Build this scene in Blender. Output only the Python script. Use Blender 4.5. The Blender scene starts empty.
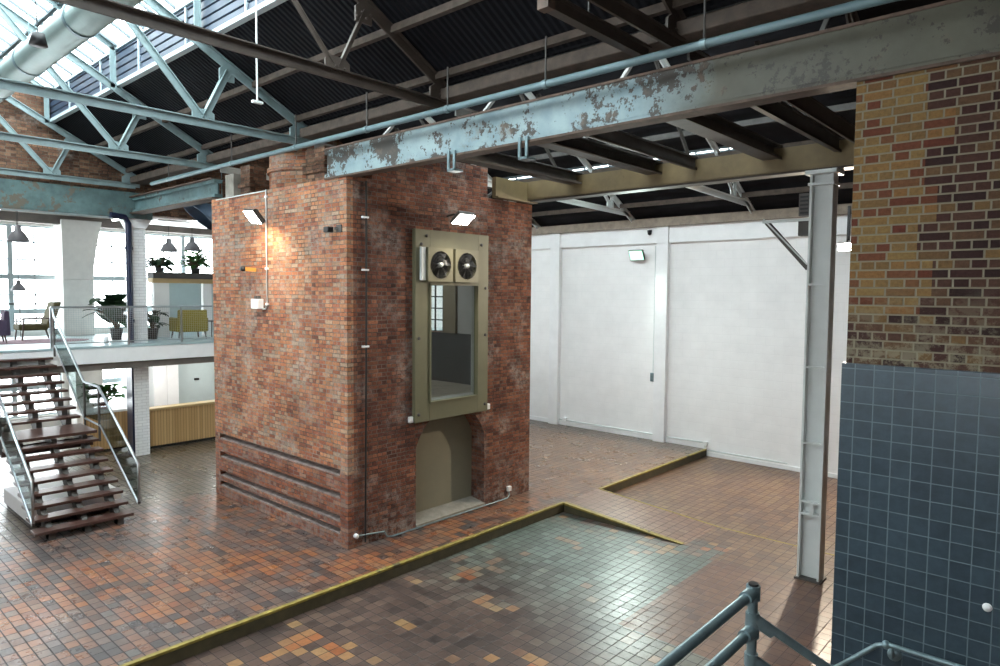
import bpy, bmesh, math, random
from mathutils import Vector, Matrix
random.seed(7)
SC = bpy.context.scene
COL = SC.collection
PI = math.pi
V = Vector

# ------------------------------------------------------------------ materials
class NT:
    def __init__(s, name):
        s.m = bpy.data.materials.new(name); s.m.use_nodes = True
        s.t = s.m.node_tree; s.t.nodes.clear()
        s.out = s.n('ShaderNodeOutputMaterial')
    def n(s, typ, **kw):
        nd = s.t.nodes.new(typ)
        for k, v in kw.items(): setattr(nd, k, v)
        return nd
    def l(s, a, b): s.t.links.new(a, b)
    def put(s, sock, v):
        if isinstance(v, bpy.types.NodeSocket): s.l(v, sock)
        elif v is not None: sock.default_value = v
    def math(s, op, a, b=None, c=None):
        nd = s.n('ShaderNodeMath', operation=op)
        for i, v in enumerate((a, b, c)):
            if v is not None: s.put(nd.inputs[i], v)
        return nd.outputs[0]
    def mix(s, f, a, b, mode='MIX'):
        nd = s.n('ShaderNodeMix', data_type='RGBA', blend_type=mode, clamp_factor=True)
        s.put(nd.inputs[0], f)
        s.put(nd.inputs[6], a if isinstance(a, bpy.types.NodeSocket) else c4(a))
        s.put(nd.inputs[7], b if isinstance(b, bpy.types.NodeSocket) else c4(b))
        return nd.outputs[2]
    def uv(s):
        return s.n('ShaderNodeUVMap', uv_map='UV').outputs[0]
    def noise(s, vec, scale, detail=3, rough=.6):
        nd = s.n('ShaderNodeTexNoise'); nd.inputs['Scale'].default_value = scale
        nd.inputs['Detail'].default_value = detail; nd.inputs['Roughness'].default_value = rough
        s.put(nd.inputs['Vector'], vec); return nd.outputs['Fac']
    def ramp(s, f, stops, interp='LINEAR'):
        nd = s.n('ShaderNodeValToRGB'); cr = nd.color_ramp; cr.interpolation = interp
        while len(cr.elements) < len(stops): cr.elements.new(1)
        for e, (p, c) in zip(cr.elements, stops): e.position = p; e.color = c4(c)
        s.put(nd.inputs[0], f); return nd.outputs[0]
    def step(s, f, lo, hi):
        nd = s.n('ShaderNodeMapRange', clamp=True)
        s.put(nd.inputs[0], f); nd.inputs[1].default_value = lo; nd.inputs[2].default_value = hi
        return nd.outputs[0]
    def bsdf(s, col, rough=.6, metal=0, spec=.5, bump=None, bstr=.3, bdist=.02, **kw):
        b = s.n('ShaderNodeBsdfPrincipled')
        s.put(b.inputs['Base Color'], col if isinstance(col, bpy.types.NodeSocket) else c4(col))
        s.put(b.inputs['Roughness'], rough); b.inputs['Metallic'].default_value = metal
        b.inputs['Specular IOR Level'].default_value = spec
        if bump is not None:
            bp = s.n('ShaderNodeBump'); bp.inputs['Strength'].default_value = bstr
            bp.inputs['Distance'].default_value = bdist
            s.l(bump, bp.inputs['Height']); s.l(bp.outputs[0], b.inputs['Normal'])
        s.l(b.outputs[0], s.out.inputs[0]); return b

def c4(c): return (c[0], c[1], c[2], 1) if len(c) == 3 else c
def hexc(h):
    h = h.lstrip('#'); r = [int(h[i:i+2], 16)/255 for i in (0, 2, 4)]
    return tuple(x/12.92 if x <= .04045 else ((x+.055)/1.055)**2.4 for x in r)

def cells(s, cw, ch, off, joint, vec=None, header=False):
    """running cells of cw x ch metres: returns (random per cell, cell vector, joint mask, u, v)"""
    sep = s.n('ShaderNodeSeparateXYZ'); s.l(vec or s.uv(), sep.inputs[0])
    u, v = sep.outputs[0], sep.outputs[1]
    vr = s.math('DIVIDE', v, ch); row = s.math('FLOOR', vr)
    par = s.math('MODULO', s.math('ABSOLUTE', row), 2.0)
    if header: cw = s.math('SUBTRACT', cw, s.math('MULTIPLY', par, cw/2))      # every other course shows brick ends
    ur = s.math('ADD', s.math('DIVIDE', u, cw), s.math('MULTIPLY', par, off)); colm = s.math('FLOOR', ur)
    fu, fv = s.math('SUBTRACT', ur, colm), s.math('SUBTRACT', vr, row)
    du = s.math('MULTIPLY', s.math('MINIMUM', fu, s.math('SUBTRACT', 1.0, fu)), cw)
    dv = s.math('MULTIPLY', s.math('MINIMUM', fv, s.math('SUBTRACT', 1.0, fv)), ch)
    d = s.math('MINIMUM', du, dv)
    jm = s.step(d, joint*.35, joint*.65)          # 0 in joint, 1 on cell
    cv = s.n('ShaderNodeCombineXYZ'); s.l(colm, cv.inputs[0]); s.l(row, cv.inputs[1])
    wn = s.n('ShaderNodeTexWhiteNoise', noise_dimensions='2D'); s.l(cv.outputs[0], wn.inputs['Vector'])
    return wn.outputs['Value'], cv.outputs[0], jm, u, v

def brick_mat(name, stops, mortar, cluster=.25, wash=.0, washcol=(.5, .47, .43), soot=.5, cw=.205, ch=.068, joint=.012, rough=.85, bstr=.8, lo_wash=None, dark_below=None):
    s = NT(name); rnd, cv, jm, u, v = cells(s, cw, ch, .25, joint, header=True)
    uv = s.uv()
    wv = s.n('ShaderNodeTexWhiteNoise', noise_dimensions='3D'); s.l(cv, wv.inputs['Vector'])
    cl = s.noise(uv, .9, 4, .65)
    f = s.math('ADD', s.math('MULTIPLY', rnd, 1-cluster), s.math('MULTIPLY', s.step(cl, .3, .7), cluster))
    col = s.ramp(f, stops, 'LINEAR')
    col = s.mix(1.0, col, s.ramp(wv.outputs['Value'], [(0, (.76, .76, .77)), (.5, (1, 1, 1)), (1, (1.16, 1.14, 1.12))]), 'MULTIPLY')
    sm = s.noise(uv, 26, 5, .75)
    col = s.mix(.8, col, s.ramp(sm, [(.25, (.45, .45, .45)), (.75, (1.45, 1.42, 1.38))]), 'MULTIPLY')
    mcol = s.mix(s.step(s.noise(uv, 2.6, 5, .7), .4, .6), mortar, tuple(x*.28 for x in mortar))
    col = s.mix(jm, mcol, col)
    if wash:                                     # lime bloom and old render left in patches
        big = s.step(s.noise(uv, 1.1, 3, .55), .60-.10*wash, .72-.10*wash)
        w = s.math('MULTIPLY', big, s.step(s.noise(uv, 7, 6, .85), .42, .60))
        w = s.math('MAXIMUM', w, s.math('MULTIPLY', s.step(s.noise(uv, 9, 6, .85), .60, .70), .6))
        if lo_wash is not None:
            w = s.math('MAXIMUM', w, s.math('MULTIPLY', s.step(v, lo_wash[1], lo_wash[0]), s.step(s.noise(uv, 4.5, 6, .8), .46, .56)))
        col = s.mix(s.math('MULTIPLY', w, .62), col, washcol)
    st = s.step(s.noise(uv, .75, 5, .65), .38, .62)
    col = s.mix(soot, col, s.ramp(st, [(0, (.42, .39, .40)), (1, (1.2, 1.12, 1.05))]), 'MULTIPLY')
    if dark_below:                               # older, purpler bricks in the plinth courses
        db = s.step(s.math('ADD', v, s.math('MULTIPLY', s.noise(uv, 3, 3), .2)), dark_below+.02, dark_below-.02)
        col = s.mix(s.math('MULTIPLY', db, .7), col, s.mix(1.0, col, (.62, .50, .56), 'MULTIPLY'))
    hs = s.n('ShaderNodeHueSaturation'); hs.inputs['Saturation'].default_value = .92; s.l(col, hs.inputs['Color']); col = hs.outputs[0]
    h = s.math('ADD', s.math('MULTIPLY', jm, .8), s.math('MULTIPLY', sm, .6))
    s.bsdf(col, rough, bump=h, bstr=bstr, bdist=.016, spec=.2)
    return s.m

def tile_mat(name, stops, grout, cw, ch, joint=.01, cluster=.35, clscale=.16, rough=(.30, .40), patch=None, off=0.0):
    s = NT(name); rnd, cv, jm, u, v = cells(s, cw, ch, off, joint)
    uv = s.uv()
    cl = s.noise(cv, clscale, 3, .6)
    f = s.math('ADD', s.math('MULTIPLY', rnd, 1-cluster), s.math('MULTIPLY', s.step(cl, .32, .68), cluster))
    col = s.ramp(f, stops)
    if patch:     # clumps of re-laid tiles of another colour
        sc, th, pst = patch
        pm = s.step(s.math('ADD', s.noise(cv, sc, 2, .5), s.math('MULTIPLY', rnd, .13)), th, th+.01)
        col = s.mix(pm, col, s.ramp(rnd, pst))
    sm = s.noise(uv, 9, 5, .7)
    col = s.mix(.8, col, s.ramp(sm, [(.38, (.8, .8, .8)), (.62, (1.14, 1.13, 1.12))]), 'MULTIPLY')
    big = s.noise(uv, .8, 4, .6)
    col = s.mix(.55, col, s.ramp(big, [(.3, (.62, .6, .6)), (.7, (1.2, 1.18, 1.15))]), 'MULTIPLY')
    col = s.mix(jm, grout, col)
    rg = s.math('ADD', s.math('MULTIPLY', s.step(s.noise(uv, 2.4, 4, .7), .3, .7), rough[1]-rough[0]), rough[0])
    rg = s.math('ADD', rg, s.math('MULTIPLY', s.math('SUBTRACT', 1.0, jm), .35))
    h = s.math('ADD', jm, s.math('MULTIPLY', sm, .12))
    s.bsdf(col, rg, bump=h, bstr=.3, bdist=.006, spec=.5)
    return s.m

def paint(name, col, rough=.5, var=.25, scale=3, metal=0, spec=.5, chip=None, bump=.1):
    """paint with mottling; chip = (colour, amount) for flaked spots"""
    s = NT(name); tc = s.n('ShaderNodeTexCoord').outputs['Object']
    nz = s.noise(tc, scale, 5, .65)
    c = s.mix(1.0, col, s.ramp(nz, [(.28, (1-var,)*3), (.72, (1+var*.7,)*3)]), 'MULTIPLY')
    h = nz
    if chip:
        a = s.noise(tc, 5.5, 6, .75); b = s.noise(tc, 1.1, 3, .5)
        k = s.step(s.math('ADD', s.math('MULTIPLY', a, .7), s.math('MULTIPLY', b, .45)), chip[1], chip[1]+.025)
        c = s.mix(k, c, chip[0]); h = s.math('SUBTRACT', nz, k)
    s.bsdf(c, rough, metal, spec, bump=h, bstr=bump, bdist=.01)
    return s.m

def metal(name, col, rough=.35, var=.15):
    return paint(name, col, rough, var, 12, metal=1.0, bump=.05)

def emit(name, col, strength):
    s = NT(name); e = s.n('ShaderNodeEmission'); e.inputs[0].default_value = c4(col); e.inputs[1].default_value = strength
    s.l(e.outputs[0], s.out.inputs[0]); return s.m

def glass(name, tint=(1, 1, 1), gloss=.08, rough=.02, haze=0.0):
    s = NT(name); t = s.n('ShaderNodeBsdfTransparent'); t.inputs[0].default_value = c4(tint)
    g = s.n('ShaderNodeBsdfGlossy'); g.inputs['Roughness'].default_value = rough
    m = s.n('ShaderNodeMixShader'); m.inputs[0].default_value = gloss
    s.l(t.outputs[0], m.inputs[1]); s.l(g.outputs[0], m.inputs[2]); o = m.outputs[0]
    if haze:
        d = s.n('ShaderNodeBsdfTranslucent'); d.inputs[0].default_value = (.9, .95, .97, 1)
        k = s.n('ShaderNodeMixShader'); k.inputs[0].default_value = haze
        s.l(o, k.inputs[1]); s.l(d.outputs[0], k.inputs[2]); o = k.outputs[0]
    s.l(o, s.out.inputs[0]); return s.m

def wood(name, a, b, plank=.09, axis=0, rough=.45):
    s = NT(name); rnd, cv, jm, u, v = cells(s, plank, 50, 0, .008)
    mp = s.n('ShaderNodeMapping'); mp.inputs['Scale'].default_value = (14, 1.2, 1); s.l(s.uv(), mp.inputs[0])
    g = s.noise(mp.outputs[0], 2.5, 5, .7)
    c = s.ramp(s.math('ADD', s.math('MULTIPLY', rnd, .6), s.math('MULTIPLY', g, .4)), [(.2, a), (.8, b)])
    c = s.mix(jm, tuple(x*.3 for x in a), c)
    s.bsdf(c, rough, bump=jm, bstr=.4, bdist=.01); return s.m

def deck_mat(name, col, period=.076, axis=0):
    s = NT(name); sep = s.n('ShaderNodeSeparateXYZ'); s.l(s.uv(), sep.inputs[0])
    w = s.math('SINE', s.math('MULTIPLY', sep.outputs[axis], 2*PI/period))
    nz = s.noise(s.uv(), 1.3, 5, .6)
    c = s.mix(.8, col, s.ramp(nz, [(.3, (.55, .55, .55)), (.7, (1.4, 1.4, 1.45))]), 'MULTIPLY')
    s.bsdf(c, .85, bump=w, bstr=.55, bdist=.02, spec=.15); return s.m

M = {}
M['brick_red'] = brick_mat('brick_red', [(0, hexc('#62453a')), (.2, hexc('#965a41')), (.42, hexc('#ad6a42')), (.62, hexc('#b67b50')), (.8, hexc('#a58a72')), (1, hexc('#998f83'))], hexc('#92887c'), .3, 1.0, hexc('#aea498'), .45, lo_wash=(.1, .5), dark_below=1.35)
M['brick_front'] = brick_mat('brick_front', [(0, hexc('#3e2e2b')), (.25, hexc('#663f33')), (.5, hexc('#7d4a36')), (.75, hexc('#8f5b3f')), (1, hexc('#77675d'))], hexc('#786c64'), .4, 1.0, hexc('#aaa29b'), .6, lo_wash=(.1, .7))  # shade on the tower front is put into this darker palette
M['brick_gable'] = brick_mat('brick_gable', [(0, hexc('#3b2a22')), (.5, hexc('#6a4a38')), (1, hexc('#8a6a50'))], hexc('#6d6152'), .4, .3)

def pier_mat():
    s = NT('brick_pier'); rnd, cv, jm, u, v = cells(s, .225, .075, .25, .014, header=True)
    uv = s.uv(); sm = s.noise(uv, 30, 4, .7)
    sep = s.n('ShaderNodeSeparateXYZ'); s.l(cv, sep.inputs[0])
    blk = s.math('FLOOR', s.math('DIVIDE', sep.outputs[1], 4.0))
    wn = s.n('ShaderNodeTexWhiteNoise', noise_dimensions='1D'); s.l(blk, wn.inputs['W'])
    # boundary between the yellow quoin and the old dark bricks: toothed in blocks of courses
    edge = s.math('ADD', -7.98, s.math('MULTIPLY', s.math('SUBTRACT', wn.outputs['Value'], .5), .24))
    q = s.math('MULTIPLY', s.math('GREATER_THAN', u, edge), s.math('GREATER_THAN', v, 4.05))
    yel = s.ramp(rnd, [(0, hexc('#593026')), (.30, hexc('#66402e')), (.36, hexc('#6d5538')), (.7, hexc('#7d6540')), (1, hexc('#7a5836'))])
    drk = s.ramp(rnd, [(0, hexc('#2f2221')), (.4, hexc('#432c28')), (.75, hexc('#4e382f')), (.9, hexc('#5e4834')), (1, hexc('#6f5738'))])
    col = s.mix(q, drk, yel)
    col = s.mix(.7, col, s.ramp(sm, [(.25, (.6, .6, .6)), (.75, (1.3, 1.3, 1.25))]), 'MULTIPLY')
    col = s.mix(jm, hexc('#7f7766'), col)
    w = s.math('MULTIPLY', s.step(v, 4.3, 3.65), s.step(s.noise(uv, 5, 6, .8), .47, .55))
    col = s.mix(s.math('MULTIPLY', w, .6), col, hexc('#8c8570'))
    s.bsdf(col, .9, bump=s.math('ADD', s.math('MULTIPLY', jm, .8), s.math('MULTIPLY', sm, .5)), bstr=.7, bdist=.014, spec=.2)
    return s.m
M['brick_pier'] = pier_mat()
M['blue_tile'] = tile_mat('blue_tile', [(0, hexc('#303f4a')), (.5, hexc('#35454f')), (1, hexc('#3b4c57'))], hexc('#5f6f76'), .149, .149, .008, .2, .3, (.33, .38))
def upper_mat():
    s = NT('tile_upper'); rnd, cv, jm, u, v = cells(s, .14, .18, 0, .014); uv = s.uv()
    wv = s.n('ShaderNodeTexWhiteNoise', noise_dimensions='3D'); s.l(cv, wv.inputs['Vector']); r2 = wv.outputs['Value']
    warm = s.ramp(rnd, [(0, hexc('#4a3c38')), (.2, hexc('#654a3d')), (.45, hexc('#82513a')), (.75, hexc('#906040')), (1, hexc('#745d4e'))])
    grey = s.ramp(rnd, [(0, hexc('#464344')), (.3, hexc('#595251')), (.6, hexc('#6d5c54')), (.85, hexc('#785a4d')), (1, hexc('#625f5d'))])
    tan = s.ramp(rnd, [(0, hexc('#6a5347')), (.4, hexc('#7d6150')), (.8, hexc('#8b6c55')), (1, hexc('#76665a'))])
    k = s.step(s.math('ADD', s.noise(uv, .42, 3, .6), s.math('MULTIPLY', s.math('SUBTRACT', r2, .5), .16)), .44, .56)
    col = s.mix(k, grey, warm)
    olive = s.ramp(rnd, [(0, hexc('#4b443a')), (.5, hexc('#5c5243')), (1, hexc('#66584a'))])
    k = s.math('MULTIPLY', s.step(s.math('ADD', v, s.math('MULTIPLY', r2, .5)), 4.7, 5.0), s.step(u, 4.0, 3.6))
    col = s.mix(k, col, olive)                                    # duller tiles towards the reception
    k = s.step(s.math('ADD', u, s.math('MULTIPLY', r2, .8)), 3.8, 6.0)      # paler tan tones blended in towards the white wall
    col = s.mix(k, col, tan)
    k = s.step(s.math('ADD', u, s.math('MULTIPLY', r2, .3)), 10.1, 10.5)
    col = s.mix(s.math('MULTIPLY', k, .7), col, hexc('#5a534e'))
    col = s.mix(.8, col, s.ramp(s.noise(uv, 9, 5, .7), [(.38, (.82, .82, .82)), (.62, (1.13, 1.12, 1.11))]), 'MULTIPLY')
    col = s.mix(.5, col, s.ramp(s.noise(uv, .8, 4, .6), [(.3, (.66, .64, .64)), (.7, (1.18, 1.16, 1.13))]), 'MULTIPLY')
    col = s.mix(jm, hexc('#1e1a1a'), col)
    rg = s.math('ADD', s.math('MULTIPLY', s.step(s.noise(uv, 2.4, 4, .7), .3, .7), .08), .25)
    s.bsdf(col, s.math('ADD', rg, s.math('MULTIPLY', s.math('SUBTRACT', 1.0, jm), .3)), bump=jm, bstr=.3, bdist=.006)
    return s.m
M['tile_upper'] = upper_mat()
def lower_mat():
    s = NT('tile_lower'); rnd, cv, jm, u, v = cells(s, .165, .165, 0, .011); uv = s.uv()
    cl = s.noise(cv, .12, 3, .6)
    f = s.math('ADD', s.math('MULTIPLY', rnd, .55), s.math('MULTIPLY', s.step(cl, .32, .68), .45))
    dark = s.ramp(f, [(0, hexc('#322b2b')), (.3, hexc('#483d39')), (.55, hexc('#584842')), (.8, hexc('#65544a')), (1, hexc('#716257'))])
    pm = s.step(s.math('ADD', s.noise(cv, .23, 2, .5), s.math('MULTIPLY', rnd, .13)), .68, .69)
    dark = s.mix(pm, dark, s.ramp(rnd, [(0, hexc('#804a30')), (.5, hexc('#905c3b')), (1, hexc('#8b7150'))]))
    grey = s.ramp(f, [(0, hexc('#48504c')), (.5, hexc('#5d6a64')), (1, hexc('#6f7c75'))])
    pm = s.step(s.math('ADD', s.noise(cv, .3, 2, .5), s.math('MULTIPLY', rnd, .13)), .72, .73)
    grey = s.mix(pm, grey, hexc('#837161'))
    # grey-green tiles become more frequent to the right
    k = s.step(s.math('ADD', s.math('ADD', u, s.math('MULTIPLY', s.math('SUBTRACT', rnd, .5), .9)), s.math('MULTIPLY', s.noise(uv, .8), 2.0)), 1.2, 3.6)
    k = s.math('MULTIPLY', k, s.step(s.math('ADD', u, s.math('MULTIPLY', rnd, .8)), 5.0, 4.3))
    col = s.mix(k, dark, grey)
    sm = s.noise(uv, 9, 5, .7)
    col = s.mix(.8, col, s.ramp(sm, [(.38, (.8, .8, .8)), (.62, (1.14, 1.13, 1.12))]), 'MULTIPLY')
    col = s.mix(.55, col, s.ramp(s.noise(uv, .8, 4, .6), [(.3, (.62, .6, .6)), (.7, (1.2, 1.18, 1.15))]), 'MULTIPLY')
    col = s.mix(jm, hexc('#2e2a29'), col)
    rg = s.math('ADD', s.math('MULTIPLY', s.step(s.noise(uv, 2.4, 4, .7), .3, .7), .08), .29)
    s.bsdf(col, s.math('ADD', rg, s.math('MULTIPLY', s.math('SUBTRACT', 1.0, jm), .35)), bump=s.math('ADD', jm, s.math('MULTIPLY', sm, .25)), bstr=.35, bdist=.006)
    return s.m
M['tile_lower'] = lower_mat()
M['tile_terra'] = tile_mat('tile_terra', [(0, hexc('#50362e')), (.5, hexc('#644536')), (1, hexc('#725342'))], hexc('#493732'), .165, .165, .011, .35, .12)
M['tile_tan'] = tile_mat('tile_tan', [(0, hexc('#45342d')), (.3, hexc('#5c4234')), (.6, hexc('#694f3c')), (1, hexc('#796349'))], hexc('#3e332d'), .165, .165, .012, .4, .1)
M['tile_ramp'] = tile_mat('tile_ramp', [(0, hexc('#684b3e')), (.5, hexc('#785a4b')), (1, hexc('#846c5a'))], hexc('#3c322d'), .165, .165, .011, .4, .12)

def white_wall_mat():
    s = NT('white_painted_block'); rnd, cv, jm, u, v = cells(s, .46, .225, .5, .012)
    uv = s.uv(); nz = s.noise(uv, 2.0, 5, .6)
    col = s.mix(.5, (.88, .87, .86), s.ramp(nz, [(.3, (.9, .9, .9)), (.7, (1.05, 1.05, 1.05))]), 'MULTIPLY')
    col = s.mix(s.math('MULTIPLY', s.math('SUBTRACT', 1.0, jm), .10), col, (.5, .5, .5))
    s.bsdf(col, .7, bump=s.math('ADD', jm, s.math('MULTIPLY', s.noise(uv, 18, 4, .7), .6)), bstr=.25, bdist=.01, spec=.3)
    return s.m
M['white_block'] = white_wall_mat()
def glaze_mat():
    s = NT('white_glazed_brick'); rnd, cv, jm, u, v = cells(s, .225, .075, .5, .01)
    col = s.mix(jm, (.62, .62, .63), s.ramp(rnd, [(0, (.80, .81, .82)), (1, (.87, .88, .88))]))
    s.bsdf(col, .3, bump=jm, bstr=.4, bdist=.01); return s.m
M['white_glaze'] = glaze_mat()
M['white'] = paint('white_paint', (.86, .86, .86), .5, .05)
M['white_steel'] = paint('white_steel', (.60, .63, .62), .42, .08, 2)
M['trunk_white'] = paint('white_rendered', (.72, .71, .68), .7, .1)
M['teal'] = paint('teal_steel', hexc('#7a8c8e'), .5, .22, 4, chip=(hexc('#5d6b6a'), .80))
M['teal_dk'] = paint('dull_teal', hexc('#5c7577'), .65, .4, 2.5, chip=(hexc('#4a443c'), .66))
M['brown_steel'] = paint('brown_steel', hexc('#40362f'), .6, .35, 5, chip=(hexc('#332a25'), .72))
M['dark_steel'] = paint('dark_steel', hexc('#4a4744'), .6, .3, 5)
M['rust'] = paint('rusty_flange', hexc('#57453a'), .75, .45, 8)

def girder_mat():
    s = NT('peeling_girder'); tc = s.n('ShaderNodeTexCoord').outputs['Object']
    sep = s.n('ShaderNodeSeparateXYZ'); s.l(tc, sep.inputs[0])
    nz = s.noise(tc, 2.2, 5, .65)
    teal = s.mix(s.step(nz, .35, .65), hexc('#748a90'), hexc('#90a3a6'))
    olive = s.mix(s.step(nz, .35, .65), hexc('#4f4d42'), hexc('#5c5a4d'))
    yy = s.math('ADD', sep.outputs[1], s.math('MULTIPLY', s.noise(tc, 1.6, 4), .9))
    col = s.mix(s.step(yy, 1.7, .8), teal, olive)          # the paint changes colour along the girder
    a = s.noise(tc, 6.5, 6, .78); b = s.noise(tc, .9, 2, .5)
    k = s.step(s.math('ADD', s.math('MULTIPLY', a, .7), s.math('MULTIPLY', b, .45)), .605, .62)
    col = s.mix(k, col, hexc('#3f3a34'))
    st = s.step(s.noise(tc, 3.2, 5, .7), .58, .7)
    col = s.mix(s.math('MULTIPLY', st, .5), col, hexc('#6f5c49'))
    s.bsdf(col, .5, bump=s.math('SUBTRACT', nz, k), bstr=.25, bdist=.01); return s.m
M['girder'] = girder_mat()
M['yellow_beam'] = paint('ochre_steel', hexc('#6b5b3d'), .6, .25, 3, chip=(hexc('#5a4a35'), .76))
M['timber'] = paint('old_timber', hexc('#4b4038'), .85, .45, 7, bump=.4)
M['timber_lt'] = paint('pale_timber', hexc('#8d8072'), .8, .3, 5, bump=.3)
M['deck'] = deck_mat('roof_deck', hexc('#131418'), .1, 1)
M['deck_r'] = deck_mat('roof_deck_boards', hexc('#1b1b1e'), .3, 0)
M['yellow_nose'] = paint('worn_yellow', hexc('#8a7a38'), .6, .45, 9, chip=(hexc('#4c452e'), .68))
M['kerb_riser'] = paint('dark_kerb', hexc('#46402c'), .7, .4, 6)
M['olive'] = paint('olive_steel', hexc('#68664f'), .5, .12, 2)
M['olive_dk'] = paint('olive_plate', hexc('#7d7866'), .55, .12, 1.5)
M['fan_box'] = paint('cream_steel', hexc('#6f6c56'), .45, .1, 4)
M['black'] = paint('black_metal', (.012, .012, .013), .5, .2)
M['blade'] = paint('fan_blade', (.035, .036, .038), .45, .15)
M['galv'] = paint('galvanised', hexc('#7d9196'), .36, .3, 9, metal=.5, bump=.05)
M['steel'] = metal('brushed_steel', hexc('#b9c0c4'), .3, .1)
M['pipe_teal'] = paint('pale_blue_pipe', hexc('#63797f'), .4, .15, 3)
M['duct'] = paint('spiral_duct', hexc('#8ea29f'), .4, .15, 2, metal=.35)
M['duct_blue'] = paint('blue_duct', hexc('#566a80'), .4, .25, 3, metal=.3)
M['conc'] = paint('concrete', hexc('#8f8a80'), .85, .3, 5, bump=.3)
M['ledge'] = paint('weathered_ledge', hexc('#7d706a'), .9, .6, 9, bump=.5)
M['conc_teal'] = paint('teal_concrete', hexc('#566c6c'), .85, .5, 1.7, chip=(hexc('#5b554a'), .62), bump=.3)
M['dark_wood'] = paint('dark_tread_wood', hexc('#4a332d'), .3, .3, 6)
M['counter'] = wood('counter_slats', hexc('#b08c5c'), hexc('#c7a474'), .075)
M['counter_top'] = paint('counter_top', hexc('#c2a87a'), .4, .1, 4)
M['navy'] = paint('navy_tile', hexc('#1d2540'), .3, .15)
M['win_frame'] = paint('window_frame', hexc('#a9b6ba'), .5, .1)
M['bars'] = paint('glazing_bar', hexc('#4f5b60'), .5, .1)
M['louvre'] = paint('louvre_blue', hexc('#223144'), .4, .3, 3)
M['glass'] = glass('window_glass')
M['sky_glass'] = glass('rooflight_glass', (.97, 1, 1), .06, .1, haze=.25)
M['panel_glass'] = glass('balustrade_glass', (.62, .68, .68), .12)
M['opening_glass'] = glass('hatch_glass', (.85, .88, .86), .05)
M['leaf'] = paint('leaf', hexc('#3a6a32'), .6, .4, 5, spec=.25)
M['leaf_dk'] = paint('leaf_dark', hexc('#243f26'), .6, .4, 5, spec=.25)
M['pot_red'] = paint('red_pot', hexc('#8e3b33'), .5, .1)
M['pot_dark'] = paint('dark_pot', hexc('#3b3b3b'), .5, .1)
M['stem'] = paint('stem', hexc('#5a4a30'), .7, .2)
M['mustard'] = paint('mustard_cloth', hexc('#8a7d38'), .9, .15, 20)
M['olive_cloth'] = paint('olive_cloth', hexc('#4c4526'), .9, .15, 20)
M['purple'] = paint('purple_cloth', hexc('#423549'), .9, .15, 20)
M['rug'] = paint('rug', hexc('#8a6f78'), .95, .3, 6)
M['pend'] = paint('pendant_grey', hexc('#6f6f74'), .45, .1)
M['carpet'] = paint('mezz_floor', hexc('#a9bcc0'), .35, .1, 2)
M['teal_wall'] = paint('pale_teal_wall', hexc('#b9c6c6'), .6, .05)
M['dado'] = paint('charcoal_dado', hexc('#363d41'), .5, .1)
M['inner'] = paint('inner_grey', hexc('#9a9d9e'), .7, .08)
M['orange'] = paint('orange_bracket', hexc('#b07a2c'), .5, .15)
M['soffit'] = paint('soffit', hexc('#77706a'), .8, .2)
M['lens'] = emit('flood_lens', (1, .97, .92), 40)
M['lens_green'] = emit('flood_lens_green', (.42, 1, .74), 1.5)
M['tube'] = emit('tube_light', (.95, 1, 1), 9)

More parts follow.
